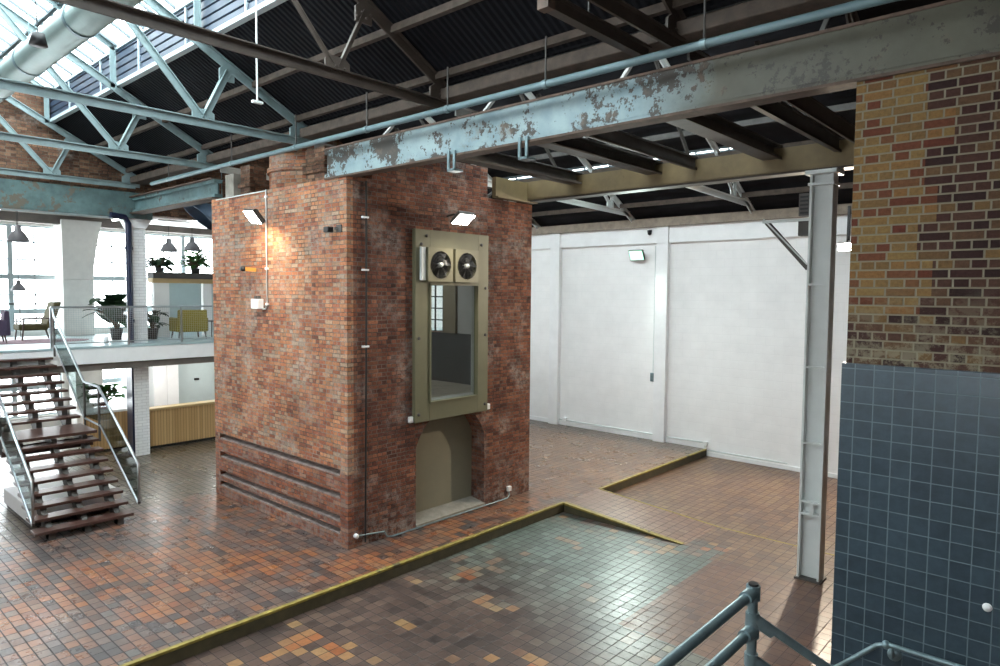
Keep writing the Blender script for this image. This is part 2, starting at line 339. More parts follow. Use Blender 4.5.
# ------------------------------------------------------------------ mesh builder
class MB:
    def __init__(s): s.v = []; s.f = []; s.mi = []; s.sm = []; s.cur = 0; s.smooth = False
    def add(s, vs, fs):
        b = len(s.v); s.v += [V(p) for p in vs]
        for f in fs: s.f.append([b+i for i in f]); s.mi.append(s.cur); s.sm.append(s.smooth)
        return s
    def box(s, x0, x1, y0, y1, z0, z1):
        return s.add([(x0,y0,z0),(x1,y0,z0),(x1,y1,z0),(x0,y1,z0),(x0,y0,z1),(x1,y0,z1),(x1,y1,z1),(x0,y1,z1)],
                     [(0,3,2,1),(4,5,6,7),(0,1,5,4),(1,2,6,5),(2,3,7,6),(3,0,4,7)])
    def frame(s, p, q, up=(0, 0, 1)):
        d = (V(q)-V(p)).normalized(); u = V(up)
        if abs(d.dot(u)) > .98: u = V((1, 0, 0)) if abs(d.x) < .9 else V((0, 1, 0))
        r = d.cross(u).normalized(); return r, r.cross(d).normalized()
    def prof(s, p, q, pts, up=(0, 0, 1)):
        """extrude the closed 2D outline pts (right, up) from p to q"""
        r, u = s.frame(p, q, up); n = len(pts); p, q = V(p), V(q)
        vs = [p + r*a + u*b for a, b in pts] + [q + r*a + u*b for a, b in pts]
        fs = [(i, (i+1) % n, n+(i+1) % n, n+i) for i in range(n)]
        return s.add(vs, fs + [tuple(range(n-1, -1, -1)), tuple(range(n, 2*n))])
    def bar(s, p, q, w, h, up=(0, 0, 1)):
        return s.prof(p, q, [(-w/2,-h/2),(w/2,-h/2),(w/2,h/2),(-w/2,h/2)], up)
    def angle(s, p, q, w, t=.012, up=(0, 0, 1)):
        """back-to-back double angle (tee) section"""
        return s.prof(p, q, [(-w/2,w/2-t),(-t,w/2-t),(-t,-w/2),(t,-w/2),(t,w/2-t),(w/2,w/2-t),(w/2,w/2),(-w/2,w/2)], up)
    def ibeam(s, p, q, w, h, tf=.03, tw=.03, up=(0, 0, 1)):
        a, b, c = w/2, h/2, tw/2
        return s.prof(p, q, [(-a,-b),(a,-b),(a,-b+tf),(c,-b+tf),(c,b-tf),(a,b-tf),(a,b),(-a,b),(-a,b-tf),(-c,b-tf),(-c,-b+tf),(-a,-b+tf)], up)
    def tube(s, pts, r, n=10, caps=True):
        pts = [V(p) for p in pts]; rings = []; old = s.smooth
        for i, p in enumerate(pts):
            d = (pts[min(i+1, len(pts)-1)] - pts[max(i-1, 0)])
            a, b = s.frame(p, p + d); rr = r[i] if isinstance(r, (list, tuple)) else r
            rings.append([p + (a*math.cos(2*PI*k/n) + b*math.sin(2*PI*k/n))*rr for k in range(n)])
        vs = [v for g in rings for v in g]; fs = []
        for i in range(len(pts)-1):
            for k in range(n): fs.append((i*n+k, i*n+(k+1) % n, (i+1)*n+(k+1) % n, (i+1)*n+k))
        s.smooth = True; s.add(vs, fs)
        s.smooth = False
        if caps: s.add(rings[0], [tuple(range(n-1, -1, -1))]); s.add(rings[-1], [tuple(range(n))])
        s.smooth = old; return s
    def lathe(s, c, prof, n=20, axis='z'):
        vs = []; c = V(c)
        for r, z in prof:
            for k in range(n):
                a = 2*PI*k/n; x, y = r*math.cos(a), r*math.sin(a)
                vs.append(c + (V((x, y, z)) if axis == 'z' else V((x, z, y)) if axis == 'y' else V((z, x, y))))
        fs = [(i*n+k, i*n+(k+1) % n, (i+1)*n+(k+1) % n, (i+1)*n+k) for i in range(len(prof)-1) for k in range(n)]
        old = s.smooth; s.smooth = True; s.add(vs, fs); s.smooth = old; return s
    def poly(s, pts, axis, a, b):
        """prism: outline pts in the plane across `axis`, from a to b along it"""
        def P(q, t): return (t, q[0], q[1]) if axis == 'x' else (q[0], t, q[1]) if axis == 'y' else (q[0], q[1], t)
        n = len(pts); vs = [P(p, a) for p in pts] + [P(p, b) for p in pts]
        return s.add(vs, [(i, (i+1) % n, n+(i+1) % n, n+i) for i in range(n)] + [tuple(range(n-1, -1, -1)), tuple(range(n, 2*n))])
    def quad(s, a, b, c, d): return s.add([a, b, c, d], [(0, 1, 2, 3)])
    def ball(s, c, r, n=10):
        return s.lathe(c, [(max(1e-4, r*math.sin(PI*i/6)), -r*math.cos(PI*i/6)) for i in range(7)], n)
    def build(s, name, mats, parent=None, bevel=0, recalc=True, uvrot=False):
        if not isinstance(mats, (list, tuple)): mats = [mats]
        me = bpy.data.meshes.new(name)
        if parent is not None: off = world_loc(parent)
        else:
            xs = [v.x for v in s.v]; ys = [v.y for v in s.v]
            off = V(((min(xs)+max(xs))/2, (min(ys)+max(ys))/2, min(v.z for v in s.v)))
        me.from_pydata([tuple(v-off) for v in s.v], [], s.f)
        for m in mats: me.materials.append(M[m])
        for p, i, sm in zip(me.polygons, s.mi, s.sm): p.material_index = i; p.use_smooth = sm
        if recalc:
            bm = bmesh.new(); bm.from_mesh(me); bmesh.ops.recalc_face_normals(bm, faces=bm.faces); bm.to_mesh(me); bm.free()
        uv = me.uv_layers.new(name='UV')
        for p in me.polygons:
            n = p.normal; ax = max(range(3), key=lambda i: abs(n[i]))
            for li in p.loop_indices:
                w = me.vertices[me.loops[li].vertex_index].co + off
                q = (w.y, w.z) if ax == 0 else (w.x, w.z) if ax == 1 else (w.x, w.y)
                uv.data[li].uv = (q[1], q[0]) if uvrot else q
        o = bpy.data.objects.new(name, me); COL.objects.link(o); o.location = off
        if parent is not None:
            o.parent = parent; o.location = (0, 0, 0)
        if bevel:
            md = o.modifiers.new('bevel', 'BEVEL'); md.width = bevel; md.segments = 2; md.limit_method = 'ANGLE'
        return o

def world_loc(o):
    p = V(o.location)
    while o.parent is not None: o = o.parent; p += V(o.location)
    return p
def thing(name, loc, label, cat, group=None):
    o = bpy.data.objects.new(name, None); COL.objects.link(o); o.location = loc; o.empty_display_size = .2
    return tag(o, label, cat, group)
def tag(o, label, cat, group=None):
    o['label'] = label; o['category'] = cat
    if group: o['group'] = group
    return o
def struct(o): o['kind'] = 'structure'; return o
def copy_tree(o, parent=None):
    c = o.copy(); COL.objects.link(c); c.parent = parent
    for ch in list(o.children): copy_tree(ch, c)
    return c

# ------------------------------------------------------------------ camera
cam = bpy.data.cameras.new('camera'); co = bpy.data.objects.new('camera', cam); COL.objects.link(co)
yaw, pit, rol = math.radians(48.0957), math.radians(3.33288), math.radians(-.479395)
fwd = V((math.cos(pit)*math.sin(yaw), math.cos(pit)*math.cos(yaw), -math.sin(pit)))
rg = fwd.cross(V((0, 0, 1))).normalized(); dn = fwd.cross(rg)
r_ = math.cos(rol)*rg + math.sin(rol)*dn; d_ = -math.sin(rol)*rg + math.cos(rol)*dn
mw = Matrix.Identity(4)
for i in range(3): mw[i][0] = r_[i]; mw[i][1] = -d_[i]; mw[i][2] = -fwd[i]
mw.translation = V((-6.438, -9.066, 4.2)); co.matrix_world = mw
cam.sensor_width = 36; cam.lens = 36*678.392/1000; cam.clip_start = .05; cam.clip_end = 200
SC.camera = co

# ================================================================== SETTING
LOW = -.19; KY = -1.02; RX0, RX1 = 4.48, 5.78
# upper floor
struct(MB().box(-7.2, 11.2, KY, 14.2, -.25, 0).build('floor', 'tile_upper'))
# lower floor: zones laid in different tiles
low = MB()
def lz(mi, x0, x1, y0, y1): low.cur = mi; low.box(x0, x1, y0, y1, -.4, LOW)
lz(0, -7.2, 1.2, -13.6, KY); lz(0, 1.2, 4.9, -4.37, KY); lz(1, 1.2, 4.2, -13.6, -4.37)
lz(2, 4.2, 4.9, -13.6, -4.37); lz(2, 4.9, 11.2, -13.6, KY)
struct(low.build('floor', ['tile_lower', 'tile_terra', 'tile_tan']))
rp = MB().poly([(KY, LOW), (KY, 0), (-3.7, LOW+.002), (-3.7, LOW)], 'x', RX0, RX1)
struct(rp.build('floor', 'tile_ramp'))
# kerbs with worn yellow nosing
def kerb(n, x0, x1):
    k = MB(); k.box(x0, x1, KY-.03, KY, LOW, -.035)
    k.cur = 1; k.box(x0, x1, KY-.04, KY+.03, -.03, .006)
    struct(k.build('trim_%d' % n, ['kerb_riser', 'yellow_nose'], bevel=.006))
kerb(1, -7.2, RX0); kerb(2, RX1, 11.0)
k = MB(); k.poly([(KY-.05, LOW), (KY-.05, -.035), (-3.62, LOW+.001), (-3.62, LOW)], 'x', RX0-.03, RX0)
k.cur = 1; k.poly([(KY-.05, -.035), (KY-.05, .006), (-3.66, LOW+.012), (-3.62, LOW+.001)], 'x', RX0-.05, RX0+.05)
struct(k.build('trim_3', ['kerb_riser', 'yellow_nose']))
k = MB().poly([(KY-.05, -.02), (KY-.05, .004), (-3.72, LOW+.006), (-3.72, LOW)], 'x', RX1-.03, RX1+.012)
k.box(RX1-.03, RX1+.012, -6.3, -3.72, LOW, LOW+.004); struct(k.build('trim_4', 'yellow_nose'))

# white wall on the right
WX = 11.05
wr = struct(MB().box(WX, WX+.3, -13.6, 9.2, -.25, 6.12).build('wall_right', 'white_block'))
wb = MB().box(WX-.1, WX, -13.6, 9.2, 5.66, 6.12); wb.build('wall_beam', 'white', wr, bevel=.01)
for y in (8.0, 4.17, .38, -3.8, -7.2, -11):
    MB().box(WX-.16, WX, y-.18, y+.18, LOW if y < -1 else 0, 6.12).build('pilaster', 'white', wr, bevel=.008)
bb = MB(); bb.box(WX-.04, WX, KY, 9.2, 0, .13); bb.box(WX-.04, WX, -13.6, KY, LOW, -.08); bb.build('skirting', 'white', wr, bevel=.006)
wp = MB().box(WX-.22, WX+.3, -13.6, 9.2, 6.12, 6.36); wp.build('wall_plate', 'timber_lt', wr)

# remaining shell
wl = MB(); FILL_WIN = [(-9.2, -7.2), (-5.0, -3.0), (-.6, 1.4), (3.6, 5.6)]  # unseen windows added to bring daylight onto the pier and column
wl.box(-7.5, -7.2, -13.6, 14.2, -.4, 3.0); wl.box(-7.5, -7.2, -13.6, 14.2, 5.2, 7.0)
ends = [-13.6] + [v for w_ in FILL_WIN for v in w_] + [14.2]
for a, b in zip(ends[::2], ends[1::2]): wl.box(-7.5, -7.2, a, b, 3.0, 5.2)
struct(wl.build('wall_left', 'brick_gable'))
for k_, (a, b) in enumerate(FILL_WIN):
    f = MB(); f.box(-7.4, -7.32, a, b, 3.0, 3.06).box(-7.4, -7.32, a, b, 5.14, 5.2)
    for i in range(4): y = a+.03+(b-a-.06)*i/3; f.box(-7.4, -7.32, y-.03, y+.03, 3.06, 5.14)
    for z in (3.7, 4.5): f.box(-7.39, -7.33, a, b, z-.02, z+.02)
    o = struct(f.build('window_%d' % (31+k_), 'win_frame')); MB().box(-7.364, -7.358, a, b, 3.0, 5.2).build('pane', 'glass', o)
struct(MB().box(-7.5, 11.35, -13.9, -13.6, -.4, 10.5).build('wall_front', 'brick_front'))
# gable wall above the mezzanine opening with teal concrete band
gb = struct(MB().box(-7.5, 11.35, 9.15, 9.5, 6.62, 10.5).build('wall_back', 'brick_gable'))
MB().box(-7.5, .55, 9.02, 9.5, 5.98, 6.62).build('lintel_band', 'conc_teal', gb, bevel=.02)
MB().box(.55, 11.35, 9.1, 9.5, 6.1, 6.62).build('lintel_band', 'brick_gable', gb)
# annex end walls and window wall
AY = 13.8
ar = MB(); ar.box(11.05, 11.35, 9.2, 14.2, 0, 6.6); struct(ar.build('wall_annex_right', 'white'))
aw = MB()
aw.box(-7.2, 11.05, AY, AY+.3, 6.02, 6.6); aw.box(-7.2, 11.05, AY, AY+.3, 2.3, 3.02); aw.box(-7.2, 11.05, AY, AY+.3, 0, .55)
MULL = [-7.2, -4.05, -3.85, -.2, .62, 1.75, 2.0, 4.6, 4.9, 7.6, 7.9, 11.05]
for a, b in ((-7.2, -6.9), (-4.05, -3.75), (-.25, .62), (1.78, 2.12), (4.6, 4.9), (7.6, 7.9), (10.7, 11.05)): aw.box(a, b, AY, AY+.3, 0, 6.6)
struct(aw.build('wall_annex_back', 'trunk_white'))
struct(MB().box(-7.2, 11.05, 9.5, 14.2, 6.3, 6.5).build('ceiling', 'soffit'))
wn = 1
for a, b in ((-6.9, -4.05), (-3.75, -.25), (.62, 1.78), (2.12, 4.6), (4.9, 7.6), (7.9, 10.7)):
    for z0, z1, tr in ((3.02, 6.02, (3.58, 4.56)), (.55, 2.3, (1.4,))):
        f = MB()
        f.box(a, b, AY+.08, AY+.16, z0, z0+.05); f.box(a, b, AY+.08, AY+.16, z1-.05, z1)
        n = max(1, round((b-a)/1.25))
        for i in range(n+1):
            x = a + (b-a)*i/n; w = .06 if 0 < i < n else .04
            f.box(x-w, x+w, AY+.07, AY+.17, z0, z1)
        for t in tr: f.box(a, b, AY+.06, AY+.18, t-.07, t+.07)
        for t in ((3.3, 4.05, 5.05, 5.55) if z0 > 1 else (1.0, 1.85)): f.box(a, b, AY+.1, AY+.13, t-.022, t+.022)
        for i in range(n):
            x = a + (b-a)*(i+.5)/n; f.box(x-.016, x+.016, AY+.1, AY+.13, z0, z1)
        wo = struct(f.build('window_%d' % wn, 'win_frame')); wn += 1
        MB().box(a, b, AY+.11, AY+.116, z0, z1).build('pane', 'glass', wo)

# roof: left bay (valleys x = 0 and -7, ridge -3.5), rooflight monitor along the ridge
ce = MB()
def slab(x0, z0, x1, z1, y0, y1, t=.06): ce.poly([(x0, z0), (x1, z1), (x1, z1+t), (x0, z0+t)], 'y', y0, y1)
Y0, Y1 = -13.6, 9.2
slab(.15, 7.05, -1.62, 8.02, Y0, Y1); slab(-7.3, 7.0, -5.38, 8.02, Y0, Y1)
SKY0 = -6.0                                                    # the rooflight stops short of the near end
slab(-1.62, 8.7, -3.5, 9.72, Y0, SKY0); slab(-3.5, 9.72, -5.38, 8.7, Y0, SKY0)
ce.box(-1.66, -1.6, Y0, SKY0, 8.0, 8.75); ce.box(-5.4, -5.34, Y0, SKY0, 8.0, 8.75)
ce.box(-5.4, -1.6, SKY0-.06, SKY0, 8.0, 8.7); ce.poly([(-5.4, 8.7), (-1.6, 8.7), (-3.5, 9.75)], 'y', SKY0-.06, SKY0)
struct(ce.build('ceiling', 'deck', uvrot=False))
# right bay: valley at x = 0.15, ridge 5.5, eaves on the white wall; rooflight strip on the far slope
ce = MB(); SLP = .54
def rz(x): return 9.3 - SLP*abs(x-5.5)
NZ = lambda x: 7.05 + (x-.1)*2.29/5.4
slab(.1, 7.05, 2.9, NZ(2.9), Y0, Y1); slab(5.2, NZ(5.2), 5.5, 9.34, Y0, Y1); slab(5.5, 9.34, 8.72, rz(8.72)+.04, Y0, Y1); slab(8.97, rz(8.97)+.04, 11.35, rz(11.35)+.04, Y0, Y1)
for a, b in ((Y0, -3.2), (5.6, Y1)): slab(8.72, rz(8.72)+.04, 8.97, rz(8.97)+.04, a, b)
for a, b in ((Y0, -5.0), (6.8, Y1)): slab(2.9, NZ(2.9), 5.2, NZ(5.2), a, b)
struct(ce.build('ceiling', 'deck_r'))

# rooflights
def rooflight(n, x0, z0, x1, z1, y0, y1, step):
    g = MB().poly([(x0, z0), (x1, z1), (x1, z1+.01), (x0, z0+.01)], 'y', y0, y1)
    o = struct(g.build('window_%d' % n, 'sky_glass'))
    b = MB(); k = int((y1-y0)/step)
    for i in range(k+1):
        y = y0 + (y1-y0)*i/k; b.bar((x0, y, z0-.02), (x1, y, z1-.02), .035, .05)
    for t in (0, .5, 1):
        x, z = x0+(x1-x0)*t, z0+(z1-z0)*t; b.bar((x, y0, z-.03), (x, y1, z-.03), .07, .05)
    b.build('glazing_bars', 'bars', o); return o
rooflight(21, -1.62, 8.7, -3.5, 9.72, SKY0, Y1, .62)
rooflight(22, -5.38, 8.7, -3.5, 9.72, SKY0, Y1, .62)
rooflight(23, 8.72, rz(8.72)+.06, 8.97, rz(8.97)+.06, -3.2, 5.6, .8)
rooflight(24, 2.9, NZ(2.9)+.02, 5.2, NZ(5.2)+.02, -5.0, 6.8, .62)  # unseen near-slope rooflight, added to brighten the white wall
for x, lab in ((-1.62, 'navy louvre strip under the rooflight glass, on the side of the brick tower'), (-5.38, 'navy louvre strip under the rooflight glass, at the picture top left corner')):
    r = thing('roof_louvre', (x, (SKY0+Y1)/2, 8.02), lab, 'louvre')
    l = MB()
    for i in range(5):
        z = 8.1 + i*.135; s_ = 1 if x > -3 else -1
        l.poly([(x-.02*s_, z-.045), (x+.07*s_, z-.075), (x+.075*s_, z-.065), (x-.015*s_, z+.06)], 'y', SKY0, Y1)
    l.build('slats', 'louvre', r)
    MB().box(x-.05, x+.05, SKY0, Y1, 7.98, 8.05).box(x-.05, x+.05, SKY0, Y1, 8.64, 8.72).build('rail', 'win_frame', r)
    for i in range(10): y = SKY0+.3 + i*1.9; MB().box(x-.04, x+.04, y-.02, y+.02, 8.05, 8.64).build('mullion', 'win_frame', r)

# ================================================================== BRICK TOWER
T = 4.63; TZ = 6.05
tw = thing('brick_tower', (T/2, T/2, 0), 'square red brick tower standing in the middle of the tiled hall', 'tower')
b = MB()
GR = [(1.17, 1.29), (.79, .92), (.40, .53), (.19, .31)]                 # recessed courses low on the left face
zs = sorted([0, TZ] + [z for g in GR for z in g])
b.box(.12, .4, .4, T, 0, TZ)
for z0, z1 in zip(zs, zs[1:]):
    if (z0, z1) in GR:
        b.box(0, .12, 0, .22, z0, z1); b.box(0, .12, T-.2, T, z0, z1)
    else: b.box(0, .12, 0, T, z0, z1)
b.build('side_wall', 'brick_red', tw)
lg = MB()
for z0, z1 in GR: lg.poly([(.13, z0), (.012, z0), (.012, z0+.02), (.13, z0+.05)], 'y', .22, T-.2)
lg.build('weathered_ledges', 'ledge', tw)
b = MB()
A0, A1, AC, AR = 1.45, 3.23, 2.34, .89
b.box(.12, A0, 0, .35, 0, TZ); b.box(A1, T, 0, .35, 0, TZ)
arch = [(A1 - (A1-A0)*i/20, 1.45 + .55*(1-abs(1-i/10)**3.5)) for i in range(21)]
for p, q in zip(arch, arch[1:]): b.poly([q, p, (p[0], 2.05), (q[0], 2.05)], 'y', 0, .35)
b.box(A0, 1.62, 0, .35, 2.05, TZ); b.box(1.62, A1, 0, .35, 2.05, 2.2); b.box(1.62, A1, 0, .35, 4.4, TZ)
b.box(.5, 3.27, 0, 1.2, TZ, 6.62)
b.build('front_wall', 'brick_front', tw)
b = MB(); b.box(.4, T, T-.35, T, 0, TZ)
b.box(T-.35, T, .35, T-.35, 0, 3.3); b.box(T-.35, T, .35, T-.35, 5.2, TZ); b.box(T-.35, T, .35, 2.2, 3.3, 5.2); b.box(T-.35, T, 3.3, T-.35, 3.3, 5.2)
b.box(.4, T-.35, .35, T-.35, TZ-.3, TZ)
b.build('rear_wall', 'brick_red', tw)
MB().box(A0-.05, A1+.05, .35, .4, 0, 2.1).build('alcove_plate', 'olive_dk', tw)
MB().poly([(-.02, 0), (-.02, .05), (.35, .12), (.35, 0)], 'x', A0, A1).build('alcove_sill', 'conc', tw)
# room behind the hatch
for a in ((1.62, 1.66, 2.2, 4.4), (3.20, 3.235, 2.2, 4.4), (1.62, 3.2, 4.36, 4.4), (1.62, 3.2, 2.2, 2.23)): MB().box(a[0], a[1], 0, .36, a[2], a[3]).build('reveal_lining', 'inner', tw)
ir = MB(); ir.box(.5, T-.36, .36, T-.36, 2.05, 2.18); ir.build('inner_floor', 'conc', tw)
ir = MB(); ir.box(T-.42, T-.36, .4, T-.4, 2.18, 3.3); ir.box(.5, T-.42, T-.42, T-.36, 2.18, 3.3); ir.build('inner_dado', 'dado', tw)
MB().box(T-.46, T-.36, 1.8, 2.2, 3.3, 5.2).build('inner_post', 'olive_dk', tw); MB().box(T-.40, T-.36, .4, 1.8, 3.3, 5.2).build('inner_lining', 'inner', tw); MB().box(.5, T-.4, T-.4, T-.36, 3.3, 5.5).build('inner_lining', 'inner', tw)
lw = MB()
for i in range(5): y = 2.2 + 1.1*i/4; lw.box(T-.2, T-.17, y-.015, y+.015, 3.3, 5.2)
for i in range(8): z = 3.3 + 1.9*i/7; lw.box(T-.2, T-.17, 2.2, 3.3, z-.015, z+.015)
lo = lw.build('lattice_window', 'black', tw)
MB().box(T-.19, T-.184, 2.2, 3.3, 3.3, 5.2).build('pane', 'glass', lo)
# masonry on top of the tower: round flue, corner block, outer block
fl = MB(); fl.smooth = False
n = 40; pr = [(1.35 + 1.15*math.cos(2*PI*i/n), 2.5 + .95*math.sin(2*PI*i/n)) for i in range(n)]
fl.poly(pr, 'z', TZ, 6.42); pr2 = [(1.35 + 1.19*math.cos(2*PI*i/n), 2.5 + 1.0*math.sin(2*PI*i/n)) for i in range(n)]
fl.poly(pr2, 'z', 6.42, 6.5); fl.poly(pr, 'z', 6.5, 6.85)
tag(fl.build('flue_stump', 'brick_red'), 'rounded red brick flue stump on top of the tower', 'flue')
tag(MB().box(.08, .5, .72, 1.3, TZ, 6.62).box(.04, .54, .68, 1.34, 6.2, 6.36).build('brick_block', 'brick_gable', bevel=.015), 'squat grey brick block on the tower top at the teal girder end', 'block')
tag(MB().box(.1, .45, 3.25, 3.62, TZ, 6.62).box(.06, .5, 3.2, 3.66, 6.2, 6.28).build('brick_block', 'brick_gable', bevel=.015), 'mottled brick block on the tower top, left of the round flue', 'block')
tag(MB().box(.04, .4, 3.78, 4.12, TZ, 6.5).build('brick_block', 'conc', bevel=.015), 'pale rendered block on the far left edge of the tower top', 'block')

# hatch panel
PY_ = -.085
hp = thing('hatch_panel', (2.29, PY_, 1.91), 'tall olive steel surround with glazed hatch on the tower front', 'panel')
f = MB(); f.box(1.36, 1.70, PY_, 0, 1.91, 5.31); f.box(2.93, 3.22, PY_, 0, 1.91, 5.31); f.box(1.70, 2.93, PY_, 0, 1.91, 2.24); f.box(1.70, 2.93, PY_, 0, 4.35, 5.31)
f.build('surround', 'olive', hp, bevel=.006)
f = MB()
for a in ((1.69, 1.715, 2.24, 4.37), (2.915, 2.94, 2.24, 4.37), (1.69, 2.94, 4.34, 4.365), (1.69, 2.94, 2.225, 2.25)): f.box(a[0], a[1], PY_-.025, 0, a[2], a[3])
f.build('trim_bead', 'olive', hp)
MB().box(1.70, 2.93, -.03, -.024, 2.24, 4.35).build('pane', 'opening_glass', hp)
for x, z in ((1.62, 5.2), (3.02, 5.12), (1.44, 2.05), (3.14, 2.05), (1.44, 3.4), (3.14, 3.4), (3.14, 4.3), (1.5, 5.05)):
    MB().lathe((x, PY_-.006, z), [(.001, -.012), (.026, -.012), (.03, .006)], 10, 'y').build('bolt', 'dark_steel', hp)
for x in (1.30, 3.29):
    MB().box(x-.04, x+.04, -.06, 0, 1.92, 2.03).build('clip', 'white', hp, bevel=.01)
MB().box(1.46, 1.56, PY_-.05, PY_, 4.42, 5.0).build('side_flange', 'white_steel', hp)
def fan(x, lab):
    o = thing('exhaust_fan', (x, PY_, 4.41), lab, 'fan', 'fans above the hatch')
    h = MB(); y0, y1, s = PY_-.09, PY_, .30
    cz = 4.70; ring = [(x+.245*math.cos(2*PI*i/32), cz+.245*math.sin(2*PI*i/32)) for i in range(32)]
    def sq(a):
        c, q = math.cos(a), math.sin(a); m = max(abs(c), abs(q)); return (x+s*c/m, cz+s*q/m)
    out = [sq(2*PI*i/32) for i in range(32)]
    for i in range(32):
        j = (i+1) % 32
        h.quad((*[out[i][0]], y0, out[i][1]), (out[j][0], y0, out[j][1]), (ring[j][0], y0, ring[j][1]), (ring[i][0], y0, ring[i][1]))
        h.quad((ring[i][0], y0, ring[i][1]), (ring[j][0], y0, ring[j][1]), (ring[j][0], y1, ring[j][1]), (ring[i][0], y1, ring[i][1]))
        h.quad((out[i][0], y0, out[i][1]), (out[j][0], y0, out[j][1]), (out[j][0], y1, out[j][1]), (out[i][0], y1, out[i][1]))
    h.build('housing', 'fan_box', o)
    MB().lathe((x, PY_-.004, cz), [(.001, 0), (.245, 0)], 24, 'y').build('back_plate', 'black', o)
    for k in range(6):
        a = 2*PI*k/6 + .3; bl = MB(); pts = []
        for rr, w, tw_ in ((.05, .035, .9), (.14, .07, .7), (.225, .085, .5)):
            c = V((x+rr*math.cos(a), PY_-.06, cz+rr*math.sin(a))); t = V((-math.sin(a), 0, math.cos(a)))*math.cos(tw_) + V((0, 1, 0))*math.sin(tw_)
            pts += [c - t*w, c + t*w]
        bl.add(pts, [(0, 1, 3, 2), (2, 3, 5, 4)]); bl.build('blade', 'blade', o)
    MB().lathe((x, PY_-.10, cz), [(.001, -.02), (.04, -.015), (.048, .03), (.045, .1)], 16, 'y').build('hub', 'white_steel', o)
    g = MB()
    for rr in (.1, .15, .2, .24): g.tube([(x+rr*math.cos(2*PI*i/28), y0-.008, cz+rr*math.sin(2*PI*i/28)) for i in range(29)], .0035, 5, False)
    for k in range(6): a = PI*k/6; g.tube([(x-.245*math.cos(a), y0-.006, cz-.245*math.sin(a)), (x+.245*math.cos(a), y0-.006, cz+.245*math.sin(a))], .0035, 5)
    g.build('wire_guard', 'black', o)
fan(1.88, 'left round fan in cream housing above the glazed hatch'); fan(2.545, 'right round fan in cream housing above the glazed hatch')

# ================================================================== PIER
pr = thing('brick_pier', (.3, -10.4, LOW), 'dark brick pier with yellow quoin, lower part in blue tiles, at right', 'pier')
MB().box(0, .6, -13.58, -7.37, 3.6, 6.12).box(.05, .6, -13.58, -7.36, LOW, 3.6).build('brickwork', 'brick_pier', pr)
MB().box(-.025, .05, -13.58, -7.34, LOW, 3.62).build('tile_cladding', 'blue_tile', pr, bevel=.006)

# ================================================================== GIRDERS AND COLUMN
def ibeam_thing(name, p, q, w, h, mat, fmat, lab, cat, tf=.028, stiff=None, shift=0):
    o = thing(name, tuple((V(p)+V(q))/2 - V((0, 0, h/2))), lab, cat)
    p, q = V(p), V(q); d = V((0, 0, h/2-tf/2))
    MB().bar(p, q, .03, h-2*tf).build('web', mat, o)
    for s_ in (-1, 1): MB().bar(p+d*s_, q+d*s_, w, tf).build('flange', fmat, o)
    a = MB()                                         # riveted angles between web and flanges
    for s_ in (-1, 1):
        for t in (-1, 1):
            c = V((t*.05, 0, s_*(h/2-tf-.035))) if abs((q-p).y) > abs((q-p).x) else V((0, t*.05, s_*(h/2-tf-.035)))
            a.bar(p+c, q+c, .07, .07)
    a.build('angles', mat, o)
    return o
g1 = ibeam_thing('steel_girder', (.07, .58, 6.28), (.07, -13.5, 6.28), .20, .50, 'girder', 'rust', 'long peeling teal and olive riveted girder from the tower top over the brick pier', 'girder')
MB().box(-.02, -.012, .5, -13.5, 6.09, 6.46).build('web_plate', 'girder', g1)
g2 = ibeam_thing('steel_girder', (.15, 4.63, 6.3), (.15, 9.1, 6.3), .3, .42, 'teal_dk', 'rust', 'short teal girder running back from the tower to the gable wall', 'girder')
yb = ibeam_thing('steel_girder', (4.5, 0.0, 6.29), (4.5, -13.5, 6.29), .26, .42, 'yellow_beam', 'brown_steel', 'ochre painted steel beam carried by the tall white column', 'girder')
MB().box(4.36, 4.368, -13.5, 0, 6.12, 6.48).build('web_plate', 'yellow_beam', yb)
tag(MB().box(3.4, 4.36, -.1, 0, 6.08, 6.46).box(3.4, 4.62, -.16, 0, 6.06, 6.09).build('trimmer_plate', 'yellow_beam'), 'short ochre steel plate across the tower front, at the ochre beam end', 'plate')

cl = thing('steel_column', (4.5, -5.78, LOW), 'tall white steel column standing on the lower tiled floor', 'column')
Cx0, Cx1, Cy0, Cy1 = 4.37, 4.62, -5.95, -5.62
MB().box(Cx0, Cx1, Cy0, Cy0+.035, LOW, 6.06).build('flange', 'white_steel', cl, bevel=.004)
MB().box(Cx0, Cx1, Cy1-.035, Cy1, LOW, 6.06).build('flange', 'white_steel', cl, bevel=.004)
MB().box(Cx0+.10, Cx0+.13, Cy0, Cy1, LOW, 6.06).build('web', 'white_steel', cl)
for z, h in ((4.36, .03), (3.1, .03), (1.93, .03), (.83, .03), (1.02, .03)):
    MB().box(Cx0+.005, Cx0+.1, Cy0+.03, Cy1-.03, z, z+h).build('stiffener', 'white_steel', cl)
MB().box(Cx0-.01, Cx0+.01, Cy0+.11, Cy0+.17, .85, 1.03).build('batten', 'white_steel', cl)
MB().box(Cx0-.06, Cx1+.06, Cy0-.06, Cy1+.06, 6.02, 6.08).box(Cx0-.03, Cx1+.03, Cy0-.02, Cy1+.02, 5.86, 5.9).build('cap_plate', 'white_steel', cl, bevel=.005)
MB().box(Cx0-.03, Cx1+.03, Cy0-.03, Cy1+.03, LOW, LOW+.03).build('base_plate', 'dark_steel', cl)
kb = thing('knee_brace', (4.45, -5.3, 4.6), 'triangular steel bracket on the left of the white column', 'bracket')
MB().bar((4.42, -5.62, 4.62), (4.42, -4.97, 5.36), .05, .07).build('strut', 'dark_steel', kb)
MB().bar((4.37, -5.62, 4.68), (4.37, -4.94, 5.40), .02, .02).bar((4.40, -4.92, 5.36), (4.40, -5.62, 5.36), .05, .04).build('edge_angle', 'white_steel', kb)
